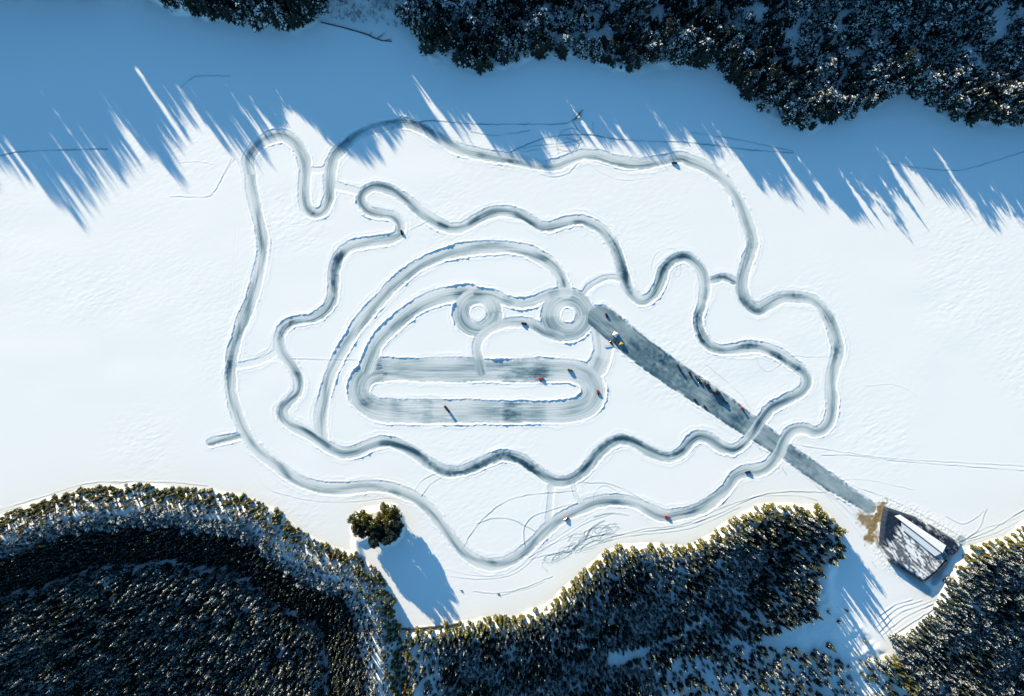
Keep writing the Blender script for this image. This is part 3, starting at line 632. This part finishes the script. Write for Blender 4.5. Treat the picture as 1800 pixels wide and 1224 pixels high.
# eastern wood
pts = list(jit_grid(1548, 1960, 880, 1330, 7.4, rn)); X = np.array([p[0] for p in pts]); Y = np.array([p[1] for p in pts])
LD = land(X, Y)[3]; sn = vnoise(X/36, Y/36, 97)
for (px, py), d, s_ in zip(pts, LD, sn):
    if d < 1.5: continue
    if px < 1700 and py < 1010 and d < 9 and rn.random() < .6: continue
    if d < 12 and py < 1000: var = rn.choice([6, 7, 8, 6]); h = rn.uniform(7, 12)
    elif s_ > .45: var = rn.choice([3, 4, 5, 11, 5]); h = rn.uniform(11, 19)
    else: var = rn.choice([0, 1, 3, 4, 2, 2]); h = rn.uniform(12, 20)
    h *= rn.uniform(.7, 1.2)
    if d > 22 and GL(px, py) < .18 and rn.random() < .5: continue
    put('east', px, py, h*(rn.uniform(.15, .21) if var < 6 else rn.uniform(.22, .29)), h, var, 2.0-.05*d)
print('trees', len(trees))
WL = {'north': ('conifers in the shaded wood along the upper shore', 'shaded wood along the upper shore'), 'islet': ('pines on the small islet', 'small islet'),
      'west': ('conifers along the lit lower left shore', 'lower left shore'), 'middle': ('conifers on the lower shore and its headland', 'lower shore'), 'east': ('conifers in the wood right of the shed', 'wood right of the shed'), 'birch': ('frosted birches beside the fallen log', 'bank by the fallen log')}
quota = {'north': 145, 'islet': 27, 'west': 30, 'middle': 70, 'east': 28, 'birch': 40}
def tree_obj(wood, px, py, z, r, h, var):
    kind = VKIND[var]; look = 'snow-laden' if var in (3, 4, 5, 11) else ('olive-green sunlit' if var in (6, 7, 8, 13) else ('frosted leafless' if var == 12 else 'dark green'))
    where = {'north': 'in the shaded wood along the upper shore of the frozen lake', 'islet': 'standing on the small islet below the outer ice circuit', 'west': 'on the curved lower left shore',
             'middle': 'at the edge of the lower shore below the outer circuit', 'east': 'in the wood beside the stony terrace', 'birch': 'on the bank above the long fallen log'}[wood]
    if wood == 'middle' and px > 1290 and py < 1010: where = 'on the headland left of the stony terrace'
    if wood == 'north' and px < 600: where = 'in the small clump at the top left, left of the fallen log'
    elif wood == 'north' and px < 1000: where = 'in the round clump just right of the fallen log'
    elif wood == 'north' and px > 1300: where = 'in the big shaded wood at the upper right corner'
    o = bpy.data.objects.new(kind+'_tree', None); COL.objects.link(o); o.location = P(px, py, z-.2); o.rotation_euler = (0, 0, rn.random()*6.28); o.scale = (1, 1, 1)
    tag(o, '%s %s %s' % (look, kind, where), kind+' tree', '%s %s trees %s' % (look, kind, where))
    for nm, me in (('crown', VAR[var]), ('trunk', TM_S if var < 8 else TM_P)):
        c = bpy.data.objects.new(nm, me); COL.objects.link(c); c.parent = o
        c.scale = (r, r, h) if nm == 'crown' else (h*.16, h*.16, h)
    return o
rest = {}
bywood = {}
for tr in trees: bywood.setdefault(tr[0], []).append(tr)
for wd, L in bywood.items():
    L.sort(key=lambda q: -q[7])
    for k, tr in enumerate(L):
        if k < quota[wd] and tr[7] > 0: tree_obj(*tr[:7])
        else: rest.setdefault(wd, []).append(tr)
def wood_stuff(name, L, label):
    me = bpy.data.meshes.new(name); n = len(L); me.vertices.add(n)
    me.vertices.foreach_set('co', np.array([(*P(q[1], q[2], q[3]-.2),) for q in L], np.float32).ravel())
    a = me.attributes.new('scl', 'FLOAT_VECTOR', 'POINT'); a.data.foreach_set('vector', np.array([(q[4], q[4], q[5]) for q in L], np.float32).ravel())
    a = me.attributes.new('rot', 'FLOAT_VECTOR', 'POINT'); a.data.foreach_set('vector', np.array([(rn.uniform(-.04, .04), rn.uniform(-.04, .04), rn.random()*6.28) for q in L], np.float32).ravel())
    a = me.attributes.new('vid', 'INT', 'POINT'); a.data.foreach_set('value', np.array([q[6] for q in L], np.int32))
    o = bpy.data.objects.new(name, me); COL.objects.link(o); tag(o, label, 'wood', kind='stuff')
    ng = bpy.data.node_groups.new('plant_'+name, 'GeometryNodeTree')
    ng.interface.new_socket('Geometry', in_out='INPUT', socket_type='NodeSocketGeometry'); ng.interface.new_socket('Geometry', in_out='OUTPUT', socket_type='NodeSocketGeometry')
    gi = ng.nodes.new('NodeGroupInput'); go = ng.nodes.new('NodeGroupOutput'); ip = ng.nodes.new('GeometryNodeInstanceOnPoints')
    ci = ng.nodes.new('GeometryNodeCollectionInfo'); ci.inputs[0].default_value = src; ci.inputs['Separate Children'].default_value = True; ci.inputs['Reset Children'].default_value = True
    def na(nm, ty):
        x = ng.nodes.new('GeometryNodeInputNamedAttribute'); x.data_type = ty; x.inputs[0].default_value = nm
        return [s for s in x.outputs if s.enabled and s.name == 'Attribute'][0]
    ng.links.new(gi.outputs[0], ip.inputs['Points']); ng.links.new(ci.outputs[0], ip.inputs['Instance']); ip.inputs['Pick Instance'].default_value = True
    ng.links.new(na('vid', 'INT'), ip.inputs['Instance Index']); ng.links.new(na('scl', 'FLOAT_VECTOR'), ip.inputs['Scale'])
    er = ng.nodes.new('FunctionNodeEulerToRotation'); ng.links.new(na('rot', 'FLOAT_VECTOR'), er.inputs[0]); ng.links.new(er.outputs[0], ip.inputs['Rotation'])
    ng.links.new(ip.outputs[0], go.inputs[0])
    md = o.modifiers.new('plant', 'NODES'); md.node_group = ng
    return o
STL = {'north': 'dense shaded snow-flecked conifer wood covering the slope along the upper shore', 'west': 'dark dense conifer plantation filling the lower left corner', 'middle': 'snow-flecked conifer wood filling the bottom centre behind the headland', 'east': 'snow-flecked conifer wood filling the lower right corner', 'birch': 'thicket of thin frosted birches behind the fallen log'}
for wd, L in rest.items():
    if len(L) > 0 and wd in STL: wood_stuff('conifer_wood' if wd != 'birch' else 'birch_thicket', L, STL[wd])

# ------------------------------------------------------------------ mesh kit for made things
def obj(name, bm, mat, parent=None, smooth=False):
    me = bpy.data.meshes.new(name); bm.normal_update(); bm.to_mesh(me); bm.free()
    me.materials.append(mat)
    if smooth: me.polygons.foreach_set('use_smooth', np.ones(len(me.polygons), bool))
    o = bpy.data.objects.new(name, me); COL.objects.link(o)
    if parent: o.parent = parent
    return o
def box(bm, c, s, rz=0, bev=0):
    r = bmesh.ops.create_cube(bm, size=1, matrix=Matrix.Translation(c) @ Matrix.Rotation(rz, 4, 'Z') @ Matrix.Diagonal((s[0], s[1], s[2], 1)))
    if bev: bmesh.ops.bevel(bm, geom=list({e for v in r['verts'] for e in v.link_edges}), offset=bev, segments=2, affect='EDGES')
def cyl(bm, c, r, d, axis='Y', seg=16):
    rot = {'Y': Matrix.Rotation(PI/2, 4, 'X'), 'X': Matrix.Rotation(PI/2, 4, 'Y'), 'Z': Matrix.Identity(4)}[axis]
    bmesh.ops.create_cone(bm, cap_ends=True, segments=seg, radius1=r, radius2=r, depth=d, matrix=Matrix.Translation(c) @ rot)
def loft(bm, st):
    """st: list of (x, half width bottom, half width top, z bottom, z top)"""
    rings = []
    for x, wb, wt, zb, zt in st:
        zm = zb+(zt-zb)*.55; wm = max(wb, wt)
        rings.append([bm.verts.new(p) for p in ((x, -wb, zb), (x, -wm, zm), (x, -wt, zt-.04), (x, -wt*.8, zt), (x, wt*.8, zt), (x, wt, zt-.04), (x, wm, zm), (x, wb, zb))])
    for a, c in zip(rings, rings[1:]):
        for k in range(8): bm.faces.new((a[k], a[(k+1) % 8], c[(k+1) % 8], c[k]))
    bm.faces.new(rings[0][::-1]); bm.faces.new(rings[-1])
    bmesh.ops.recalc_face_normals(bm, faces=bm.faces)
m_glass = flat_mat('car_glass', (.02, .025, .03), .12, var=.1); m_tyre = flat_mat('tyre_rubber', (.02, .02, .02), .9); m_rim = flat_mat('alloy', (.5, .5, .52), .35, .8)
m_lamp = flat_mat('lamp_glass', (.75, .78, .8), .2); m_tail = flat_mat('tail_lamp', (.45, .02, .02), .3)
paint = {'black': flat_mat('black_paint', (.012, .014, .018), .3), 'red': flat_mat('red_paint', (.45, .02, .025), .32), 'blue': flat_mat('dark_blue_paint', (.02, .035, .07), .3), 'grey': flat_mat('dark_grey_paint', (.05, .055, .06), .35), 'white': flat_mat('white_paint', (.75, .77, .78), .4), 'maroon': flat_mat('maroon_paint', (.16, .015, .05), .35), 'yellow': flat_mat('yellow_cloth', (.38, .27, .04), .7)}
def wheels(t, xs, w2, r, wd=.22):
    for x in xs:
        for s in (-1, 1):
            bm = bmesh.new(); cyl(bm, (0, 0, 0), r, wd, 'Y', 20)
            bmesh.ops.bevel(bm, geom=[e for e in bm.edges if abs(e.verts[0].co.y-e.verts[1].co.y) < 1e-4], offset=.03, segments=1, affect='EDGES')
            wh = bpy.data.objects.new('wheel', None); COL.objects.link(wh); wh.parent = t; wh.location = (x, s*(w2-wd/2), r)
            obj('tyre', bm, m_tyre, wh)
            bm = bmesh.new(); cyl(bm, (0, s*(wd/2-.01), 0), r*.62, .05, 'Y', 12); obj('rim', bm, m_rim, wh)
def make_car(col, label, group, kind='car', sc_=1.0):
    t = bpy.data.objects.new(kind, None); COL.objects.link(t); tag(t, label, kind.replace('_', ' '), group)
    bm = bmesh.new(); loft(bm, [(-2.2, .72, .70, .35, .85), (-2.12, .84, .78, .25, .98), (-1.2, .9, .84, .22, 1.02), (0, .9, .86, .22, 1.0), (1.0, .9, .84, .22, .96), (1.9, .86, .76, .24, .82), (2.2, .7, .62, .34, .68)]); obj('body', bm, paint[col], t)
    bm = bmesh.new(); loft(bm, [(-2.0, .78, .70, .95, .99), (-1.55, .80, .64, .95, 1.40), (.1, .80, .64, .95, 1.42), (.95, .80, .72, .93, .98)]); obj('window_band', bm, m_glass, t)
    bm = bmesh.new(); box(bm, (-.75, 0, 1.45), (1.75, 1.22, .07), 0, .02); obj('roof', bm, paint[col], t)
    wheels(t, (-1.35, 1.35), .92, .33)
    for s in (-1, 1):
        bm = bmesh.new(); box(bm, (2.13, s*.55, .62), (.14, .32, .14), 0, .03); obj('headlight', bm, m_lamp, t)
        bm = bmesh.new(); box(bm, (-2.19, s*.6, .8), (.08, .28, .14), 0, .02); obj('tail_light', bm, m_tail, t)
        bm = bmesh.new(); box(bm, (.75, s*.98, 1.0), (.14, .2, .13), 0, .03); obj('mirror', bm, paint[col], t)
    t.scale = (sc_,)*3
    return t
def make_van(col, label, group, kind='van', ln=6.0, ht=2.7):
    t = bpy.data.objects.new(kind, None); COL.objects.link(t); tag(t, label, kind, group)
    a, f = -ln/2, ln/2; w2 = 1.03
    bm = bmesh.new(); loft(bm, [(a, w2*.95, w2*.88, .35, ht-.08), (a+.15, w2, w2*.94, .3, ht), (f-1.9, w2, w2*.94, .3, ht), (f-1.5, w2, w2*.9, .3, ht-.12), (f-.95, w2, w2*.86, .3, ht*.56), (f-.15, w2*.92, w2*.78, .32, ht*.42), (f, w2*.8, w2*.7, .4, ht*.34)]); obj('body', bm, paint[col], t)
    bm = bmesh.new(); loft(bm, [(f-1.62, w2*.8, w2*.76, ht*.60, ht-.10), (f-.90, w2*.8, w2*.76, ht*.575, ht*.60)]); obj('windscreen', bm, m_glass, t)
    for s in (-1, 1):
        bm = bmesh.new(); box(bm, (f-1.75, s*(w2+.005), ht*.68), (.7, .04, ht*.2), 0, .02); obj('side_window', bm, m_glass, t)
        bm = bmesh.new(); box(bm, (f-.04, s*.68, .82), (.12, .3, .2), 0, .03); obj('headlight', bm, m_lamp, t)
        bm = bmesh.new(); box(bm, (a-.02, s*.85, 1.1), (.06, .16, .4), 0, .02); obj('tail_light', bm, m_tail, t)
        bm = bmesh.new(); box(bm, (f-1.2, s*(w2+.14), ht*.6), (.12, .22, .28), 0, .03); obj('mirror', bm, m_tyre, t)
    wheels(t, (a+1.1, f-1.0), w2+.02, .37, .26)
    return t
def make_truck(col, label, group):
    t = bpy.data.objects.new('truck', None); COL.objects.link(t); tag(t, label, 'truck', group)
    bm = bmesh.new(); box(bm, (-1.0, 0, 2.2), (6.2, 2.45, 2.5), 0, .06); obj('cargo_box', bm, paint[col], t)
    bm = bmesh.new(); loft(bm, [(2.25, 1.15, 1.1, .6, 2.7), (3.5, 1.15, 1.08, .6, 2.65), (3.9, 1.12, 1.0, .6, 1.7), (4.0, 1.05, .95, .62, 1.5)]); obj('cab', bm, paint['grey'], t)
    bm = bmesh.new(); loft(bm, [(3.52, .98, .94, 1.78, 2.52), (3.9, .98, .96, 1.74, 1.80)]); obj('windscreen', bm, m_glass, t)
    bm = bmesh.new(); box(bm, (-.2, 0, .78), (7.6, .9, .25)); obj('chassis', bm, m_tyre, t)
    for s in (-1, 1): bm = bmesh.new(); box(bm, (3.98, s*.8, .95), (.12, .3, .2), 0, .03); obj('headlight', bm, m_lamp, t)
    wheels(t, (-3.0, -1.8, 3.0), 1.18, .48, .3)
    return t
def heading(dx, dy): return math.atan2(-dy, dx)
def place(t, px, py, dx, dy):
    t.location = P(px, py, zat(px, py)+.02); t.rotation_euler = (0, 0, heading(dx, dy)); return t
G1 = 'cars driving on the ice tracks'
for col, px, py, dx, dy, lab in [
  ('black', 1185, 287, -1, .0, 'black car on the upper straight of the outer ice circuit beside the tree shadows'),
  ('black', 706, 409, .3, 1, 'black car rounding the hairpin of the inner ice circuit, upper left'),
  ('black', 921, 569, 1, .15, 'black car on the curved lane just left of the right-hand ice ring'),
  ('red', 951, 666, -1, .1, 'red car beside the snow island on the upper straight of the oval'),
  ('red', 1051, 690, .2, 1, 'dark red car on the right-hand bend of the oval'),
  ('red', 996, 912, 1, -.6, 'red car on the outer circuit above the scribbled tyre marks'),
  ('red', 1172, 909, -1, -.3, 'red car on the lowest right straight of the outer circuit'),
  ('black', 1314, 830, -1, .25, 'black car on the outer circuit left of the diagonal road')]:
    place(make_car(col, lab, G1, 'car', 1.3), px, py, dx, dy)
place(make_van('grey', 'dark grey van at the right end of the oval\'s upper straight', G1, ln=5.6, ht=2.3), 1002, 651, 1, .3)
place(make_truck('blue', 'dark truck alone on the lower straight of the oval', G1), 786, 719, 1, 1.3)
G2 = 'vehicles parked along the diagonal ice road'
place(make_car('black', 'black car parked alone at the upper end of the diagonal ice road', G2, 'car', 1.15), 1066, 555, .3, 1)
for col, px, py, lab in [('blue', 1192.5, 646, 'dark blue van, uppermost of the row parked on the diagonal road'), ('black', 1213, 658.5, 'black van second down the row parked on the diagonal road')]:
    place(make_van(col, lab, G2, ln=7.0, ht=3.2), px, py, .55, 1)
place(make_car('grey', 'small dark grey car close behind the second van of the parked row', G2, 'car', 1.0), 1223, 663.5, .6, 1)
place(make_car('black', 'black car in the middle of the parked row, left of a dark van', G2, 'car', 1.1), 1231, 672.5, 1, .6)
place(make_van('grey', 'dark grey van in the middle of the parked row beside a black car', G2, ln=5.4, ht=2.5), 1239, 675, .55, 1)
place(make_truck('black', 'black truck with box body, upper of two trucks in the parked row', G2), 1257, 692, 1, .45)
place(make_truck('blue', 'dark blue box truck, lower of two trucks in the parked row', G2), 1267, 700, .9, .8)
place(make_car('black', 'added black car thickening the row shadows between small grey car and row middle', G2, 'car', 1.2), 1228, 668, .8, 1)  # these extra vehicles are added to thicken the row's dark shadows
place(make_van('black', 'added black van thickening the row shadows behind the middle dark grey van', G2, ln=6.0, ht=3.0), 1245.5, 679.5, .6, 1)
place(make_van('blue', 'added dark blue van thickening the row shadows beside the upper truck', G2, ln=6.0, ht=3.0), 1262, 689.5, 1, .7)
place(make_car('grey', 'added dark grey car thickening the row shadows just below the two parked trucks', G2, 'car', 1.1), 1276, 707, 1, .7)
place(make_van('maroon', 'maroon van, lowest of the row parked on the diagonal road', G2, ln=5.4, ht=2.6), 1305, 720, .7, 1)
place(make_car('black', 'black car by the lower left edge of the diagonal road, nearer the oval', G2, 'car', 1.15), 1221.5, 703.5, .8, 1)
place(make_car('blue', 'dark blue car by the lower left edge of the diagonal road, second of the pair', G2, 'car', 1.15), 1239, 715.5, .8, 1)
place(make_van('grey', 'dark grey van parked between the white tent and the yellow tent', G2, ln=5.2, ht=2.4), 1079.5, 600, .7, 1)
place(make_car('black', 'black car at the left end of the tent camp beside the low barrier', G2, 'car', 1.1), 1074, 603, .8, 1)
# tents
def make_tent(col, label, s=5.0, h=2.7):
    t = bpy.data.objects.new('tent', None); COL.objects.link(t); tag(t, label, 'tent')
    bm = bmesh.new(); a = s/2; base = [bm.verts.new(q) for q in ((-a, -a, h-.7), (a, -a, h-.7), (a, a, h-.7), (-a, a, h-.7))]; low = [bm.verts.new((v.co.x*1.01, v.co.y*1.01, h-1.0)) for v in base]; top = bm.verts.new((0, 0, h+.3))
    for i in range(4): bm.faces.new((base[i], base[(i+1) % 4], top)); bm.faces.new((low[i], low[(i+1) % 4], base[(i+1) % 4], base[i]))
    obj('canopy', bm, paint[col], t)
    bm = bmesh.new()
    for (p, q) in (((-a, a*.99, 0), (a, a*.99, 0)),): box(bm, (0, a-.05, (h-1)/2), (s-.2, .04, h-1))
    box(bm, (-a+.05, 0, (h-1)/2), (.04, s-.2, h-1)); obj('side_wall', bm, paint['grey'] if col == 'white' else paint[col], t)
    for x in (-a+.1, a-.1):
        for y in (-a+.1, a-.1): bm = bmesh.new(); cyl(bm, (x, y, (h-.9)/2), .05, h-.9, 'Z', 8); obj('leg', bm, m_rim, t)
    return t
place(make_tent('white', 'white pointed canopy tent at the upper end of the diagonal ice road', 5.2, 3.3), 1081, 588, 1, .6)
place(make_tent('yellow', 'yellow pointed canopy tent at the lower edge of the road below the white tent', 3.8, 2.6), 1092, 605, 1, .6)
# low barrier
t = bpy.data.objects.new('barrier', None); COL.objects.link(t); tag(t, 'low dark timber barrier in the snow below the tents', 'barrier')
for a, c in (((1062, 608.5), (1072, 607)), ((1072, 607), (1078, 607.5)), ((1077, 607.5), (1085, 612.5))):
    p, q = P(*a), P(*c); d = q-p; bm = bmesh.new(); box(bm, (p+q)/2+Vector((0, 0, .55)), (d.length, .18, .6), math.atan2(d.y, d.x), .03); obj('rail', bm, m_bark, t)
    bm = bmesh.new(); box(bm, p+Vector((0, 0, .42)), (.22, .22, .85), 0, .02); obj('post', bm, m_bark, t)
# people --------------------------------------------------------------
def person_mat(nm, jk, tr_):
    m, t, b = node_mat(nm); tc = N(t, 'ShaderNodeTexCoord'); sx = N(t, 'ShaderNodeSeparateXYZ'); t.links.new(tc.outputs['Object'], sx.inputs[0])
    rp = N(t, 'ShaderNodeValToRGB'); rp.color_ramp.interpolation = 'CONSTANT'; e = rp.color_ramp.elements
    dv = N(t, 'ShaderNodeMath', operation='DIVIDE'); dv.inputs[1].default_value = 2.0; t.links.new(sx.outputs[2], dv.inputs[0]); t.links.new(dv.outputs[0], rp.inputs[0])
    e[0].position = 0; e[0].color = (.02, .02, .02, 1); e[1].position = .06; e[1].color = tr_+(1,)
    for p_, c_ in ((.44, jk), (.755, (.5, .32, .24))): x = e.new(p_); x.color = c_+(1,)
    t.links.new(rp.outputs[0], b.inputs['Base Color']); b.inputs['Roughness'].default_value = .8; return m
pm = [person_mat('dark_clothes', (.02, .03, .05), (.015, .015, .02)), person_mat('red_jacket', (.4, .03, .03), (.02, .02, .03)), person_mat('grey_clothes', (.08, .08, .09), (.02, .03, .05))]
def make_person(mat, label, stride=.0, arm=.15):
    me = bpy.data.meshes.new('person')
    V = [(0, 0, .95), (0, 0, 1.15), (0, 0, 1.38), (0, 0, 1.50), (.02, 0, 1.58), (.03, 0, 1.70),
         (0, .10, .92), (stride*.5, .11, .50), (stride*.3, .12, .10), (stride*.3+.16, .13, .05), (0, -.10, .92), (-stride*.3, -.11, .50), (-stride*.9, -.12, .10), (-stride*.9+.16, -.13, .05),
         (0, .18, 1.42), (arm*.3, .26, 1.16), (arm+.05, .26, .93), (arm+.10, .25, .83), (0, -.18, 1.42), (-arm*.4, -.26, 1.16), (arm*.1, -.27, .92), (arm*.1+.04, -.26, .82)]
    E = [(0, 1), (1, 2), (2, 3), (3, 4), (4, 5), (0, 6), (6, 7), (7, 8), (8, 9), (0, 10), (10, 11), (11, 12), (12, 13), (2, 14), (14, 15), (15, 16), (16, 17), (2, 18), (18, 19), (19, 20), (20, 21)]
    Rr = [.15, .15, .17, .07, .085, .10, .11, .075, .055, .05, .11, .075, .055, .05, .085, .06, .045, .04, .085, .06, .045, .04]
    me.from_pydata(V, E, []); o = bpy.data.objects.new('person', me); COL.objects.link(o); me.materials.append(mat)
    md = o.modifiers.new('skin', 'SKIN'); me.skin_vertices[0].data[0].use_root = True
    for sv, r in zip(me.skin_vertices[0].data, Rr): sv.radius = (r, r)
    o.modifiers.new('sub', 'SUBSURF').levels = 1
    tag(o, label, 'person')
    bm = bmesh.new(); bmesh.ops.create_uvsphere(bm, u_segments=10, v_segments=6, radius=.12, matrix=Matrix.Translation((.02, 0, 1.735)) @ Matrix.Diagonal((1, 1, .7, 1))); obj('hat', bm, paint['black'], o, True)
    return o
for mi, px, py, lab in [(0, 1376, 825, 'person in dark clothes standing alone on the snow left of the diagonal road'), (0, 1247.5, 689.5, 'person in dark clothes standing at the head of the two parked trucks'), (2, 1250, 694, 'person in grey clothes standing on the ice road beside the upper truck'),
   (0, 1321.5, 742.5, 'person in dark clothes where the inner circuit crosses the diagonal road, upper edge'), (2, 1311.5, 756, 'person in grey clothes by the lower edge of the road near the crossing'), (0, 1331, 783.5, 'person in dark clothes on the snow bank between the two road crossings'),
   (1, 1074.5, 594, 'person in a red jacket standing in front of the grey van by the tents'), (0, 1400, 793, 'person in dark clothes on the lower road just past the outer circuit crossing'), (2, 1389, 805, 'person in grey clothes at the left edge of the lower road'), (0, 1533, 1000-12, 'person in dark clothes walking on the snow left of the stony terrace')]:
    o = make_person(pm[mi], lab, rn.uniform(0, .4)); o.location = P(px, py, zat(px, py)); o.rotation_euler = (0, 0, rn.random()*6)
# snowmobiles on the shore path
def make_sled(label):
    t = bpy.data.objects.new('snowmobile', None); COL.objects.link(t); tag(t, label, 'snowmobile', 'snowmobiles on the lower shore path')
    bm = bmesh.new(); loft(bm, [(-.3, .3, .25, .35, .75), (.5, .38, .3, .3, .85), (1.1, .36, .25, .3, .7), (1.5, .2, .12, .35, .5)]); obj('body', bm, paint['black'], t)
    bm = bmesh.new(); loft(bm, [(-1.5, .22, .2, .5, .72), (-.9, .24, .22, .5, .85), (-.2, .2, .18, .5, .8)]); obj('seat', bm, m_tyre, t)
    bm = bmesh.new(); box(bm, (-.6, 0, .25), (1.9, .42, .36), 0, .12); obj('track', bm, m_tyre, t)
    bm = bmesh.new(); loft(bm, [(.55, .28, .24, .8, .84), (.35, .26, .2, .84, 1.15), (.3, .24, .2, .86, 1.16)]); obj('windshield', bm, m_glass, t)
    for s in (-1, 1): bm = bmesh.new(); box(bm, (1.0, s*.5, .07), (1.2, .14, .06), 0, .02); box(bm, (.95, s*.42, .25), (.08, .3, .3)); obj('ski', bm, m_tyre, t)
    bm = bmesh.new(); cyl(bm, (.2, 0, .98), .025, .75, 'Y', 8); obj('handlebar', bm, m_rim, t)
    return t
place(make_sled('black snowmobile on the shore path right of the islet shadow'), 876, 1044, 1, .1)
place(make_sled('black snowmobile at the tip of the islet shadow'), 811, 1038, 1, .3)

# fallen log, driftwood
def bar(bm, p, q, r0, r1, seg=7):
    d = (q-p); m = Matrix.Translation((p+q)/2) @ d.to_track_quat('Z', 'Y').to_matrix().to_4x4()
    bmesh.ops.create_cone(bm, cap_ends=True, segments=seg, radius1=r0, radius2=r1, depth=d.length, matrix=m)
t = bpy.data.objects.new('fallen_tree', None); COL.objects.link(t); tag(t, 'long dark fallen tree trunk lying on shaded snow between the two upper clumps', 'fallen tree')
Lg = [(565, 40), (576, 42.5), (600, 48), (625, 55), (645, 61), (660, 68), (672, 72), (689, 73.5)]
bm = bmesh.new()
for i in range(len(Lg)-1):
    a, c = Lg[i], Lg[i+1]; r0 = .55+.03*i if i < 5 else .7-.12*(i-4)
    bar(bm, P(a[0], a[1], zat(*a)+.6), P(c[0], c[1], zat(*c)+.6), r0, r0*1.02)
obj('trunk', bm, m_bark, t)
for a, c in (((663, 68), (678, 58)), ((664, 67), (675, 62)), ((650, 62), (656, 57)), ((565, 40), (560, 36)), ((676, 72), (690, 69))):
    bm = bmesh.new(); bar(bm, P(a[0], a[1], zat(*a)+.6), P(c[0], c[1], zat(*c)+1.2), .32, .12); obj('branch', bm, m_bark, t)
t = bpy.data.objects.new('dead_branch', None); COL.objects.link(t); tag(t, 'dark dead branch sticking out of the shaded ice above the looping tyre tracks', 'dead branch')
bm = bmesh.new(); bar(bm, P(1009, 212, .3), P(1016, 204, .9), .5, .4); bar(bm, P(1016, 204, .9), P(1022, 197, 1.6), .4, .2); obj('limb', bm, m_bark, t)
for a, c in (((1014, 206), (1024, 203)), ((1017, 203), (1018, 196)), ((1019, 201), (1026, 199)), ((1012, 209), (1020, 209)), ((1018, 202), (1023, 206)), ((1016, 204), (1011, 199))):
    bm = bmesh.new(); bar(bm, P(a[0], a[1], .6), P(c[0], c[1], 1.3), .22, .08); obj('twig', bm, m_bark, t)
# dark strip standing in for a bank step's shadow between the two lower woods
wl_m = flat_mat('stone_and_step_shade', (.035, .035, .035), .85, var=.5, scale=1.5)
bm = bmesh.new(); Lw = [(706, 1105), (730, 1104), (760, 1101.5), (785, 1099), (808, 1094.5)]
for a, c in zip(Lw, Lw[1:]):
    p, q = P(*a), P(*c); d = q-p; box(bm, (p+q)/2+Vector((0, 0, 1.3+zat(*a)*.3)), (d.length+.3, .9, 3.4), math.atan2(d.y, d.x), .08)
tag(obj('bank_step_shade', bm, wl_m), 'thin dark strip added as the bank step shadow crossing the bay below the islet', 'wall')

# long shed on the terrace
m_roof = flat_mat('roof_snow', (.84, .86, .87), .6, var=.03, scale=.3, bump=.05); m_wall = flat_mat('dark_timber', (.04, .038, .035), .8, var=.3, scale=2)
t = bpy.data.objects.new('long_shed', None); COL.objects.link(t); tag(t, 'long shed with snow-white gable roof standing on the stony terrace', 'shed')
def off(p, q, s, f=0): d = (Vector(q)-Vector(p)).normalized(); n_ = Vector((-d.y, d.x)); return n_*s
A = Vector((1579, 913)); B = Vector((1654, 971)); u = (B-A).normalized(); n_ = Vector((-u.y, u.x))   # n_ points down-left in the picture
base = 4.6; eave = base+1.5; ridge = base+2.6; wN, wS = 15, 12
def PT(v, z): return P(v.x*(1-z/H)+900*z/H, v.y*(1-z/H)+612*z/H, z)
def slab(bm, a, c, d, e, th=.25):
    vs = [bm.verts.new(x) for x in (a, c, d, e)]; lo = [bm.verts.new(x-Vector((0, 0, th))) for x in (a, c, d, e)]
    bm.faces.new(vs); bm.faces.new(lo[::-1])
    for i in range(4): bm.faces.new((vs[i], lo[i], lo[(i+1) % 4], vs[(i+1) % 4]))
    bmesh.ops.recalc_face_normals(bm, faces=bm.faces)
bm = bmesh.new(); slab(bm, PT(A+u*-9, ridge), PT(B+u*3, ridge), PT(B-n_*wN, eave), PT(A-n_*wN*.55+u*-2, eave)); obj('roof_panel', bm, m_roof, t)
bm = bmesh.new(); slab(bm, PT(A+u*6, ridge-.06), PT(B+u*2, ridge-.06), PT(B+n_*wS-u*4, eave), PT(A+n_*wS*.8+u*16, eave)); obj('roof_panel', bm, m_roof, t)
bm = bmesh.new(); p, q = PT(A-u*9.5, ridge+.12), PT(B+u*3.3, ridge+.12); d = q-p; box(bm, (p+q)/2, (d.length, .8, .3), math.atan2(d.y, d.x)); obj('ridge_cap', bm, m_wall, t)
bm = bmesh.new()
ring = [A-n_*(wN*.5)+u*0, B-n_*(wN-1), B+n_*(wS-1)-u*4, A+n_*(wS*.7)+u*16]
bt = [bm.verts.new(PT(v, base-1.5)) for v in ring]; tp = [bm.verts.new(PT(v, eave-.3)) for v in ring]
for i in range(4): bm.faces.new((bt[i], bt[(i+1) % 4], tp[(i+1) % 4], tp[i]))
bmesh.ops.recalc_face_normals(bm, faces=bm.faces); obj('wall', bm, m_wall, t)
for k in range(4):
    c = A+u*(22+14*k)+n_*(wS-.6)*.98; p = PT(c, base+.2); bm = bmesh.new(); box(bm, p, (3.0, .25, 1.6), math.atan2(-u.y, u.x)); obj('door', bm, paint['grey'], t)
# terrace retaining edge
bm = bmesh.new(); Lt = [(1560, 984), (1590, 1005), (1619, 1022), (1643, 1004), (1661, 983)]
for a, c in zip(Lt, Lt[1:]):
    p, q = P(*a), P(*c); d = q-p; box(bm, (p+q)/2+Vector((0, 0, 2.3)), (d.length+.5, 1.0, 4.9), math.atan2(d.y, d.x), .1)
tag(obj('terrace_wall', bm, wl_m), 'dark stone wall holding up the lower edge of the stony terrace', 'wall')
print('done')
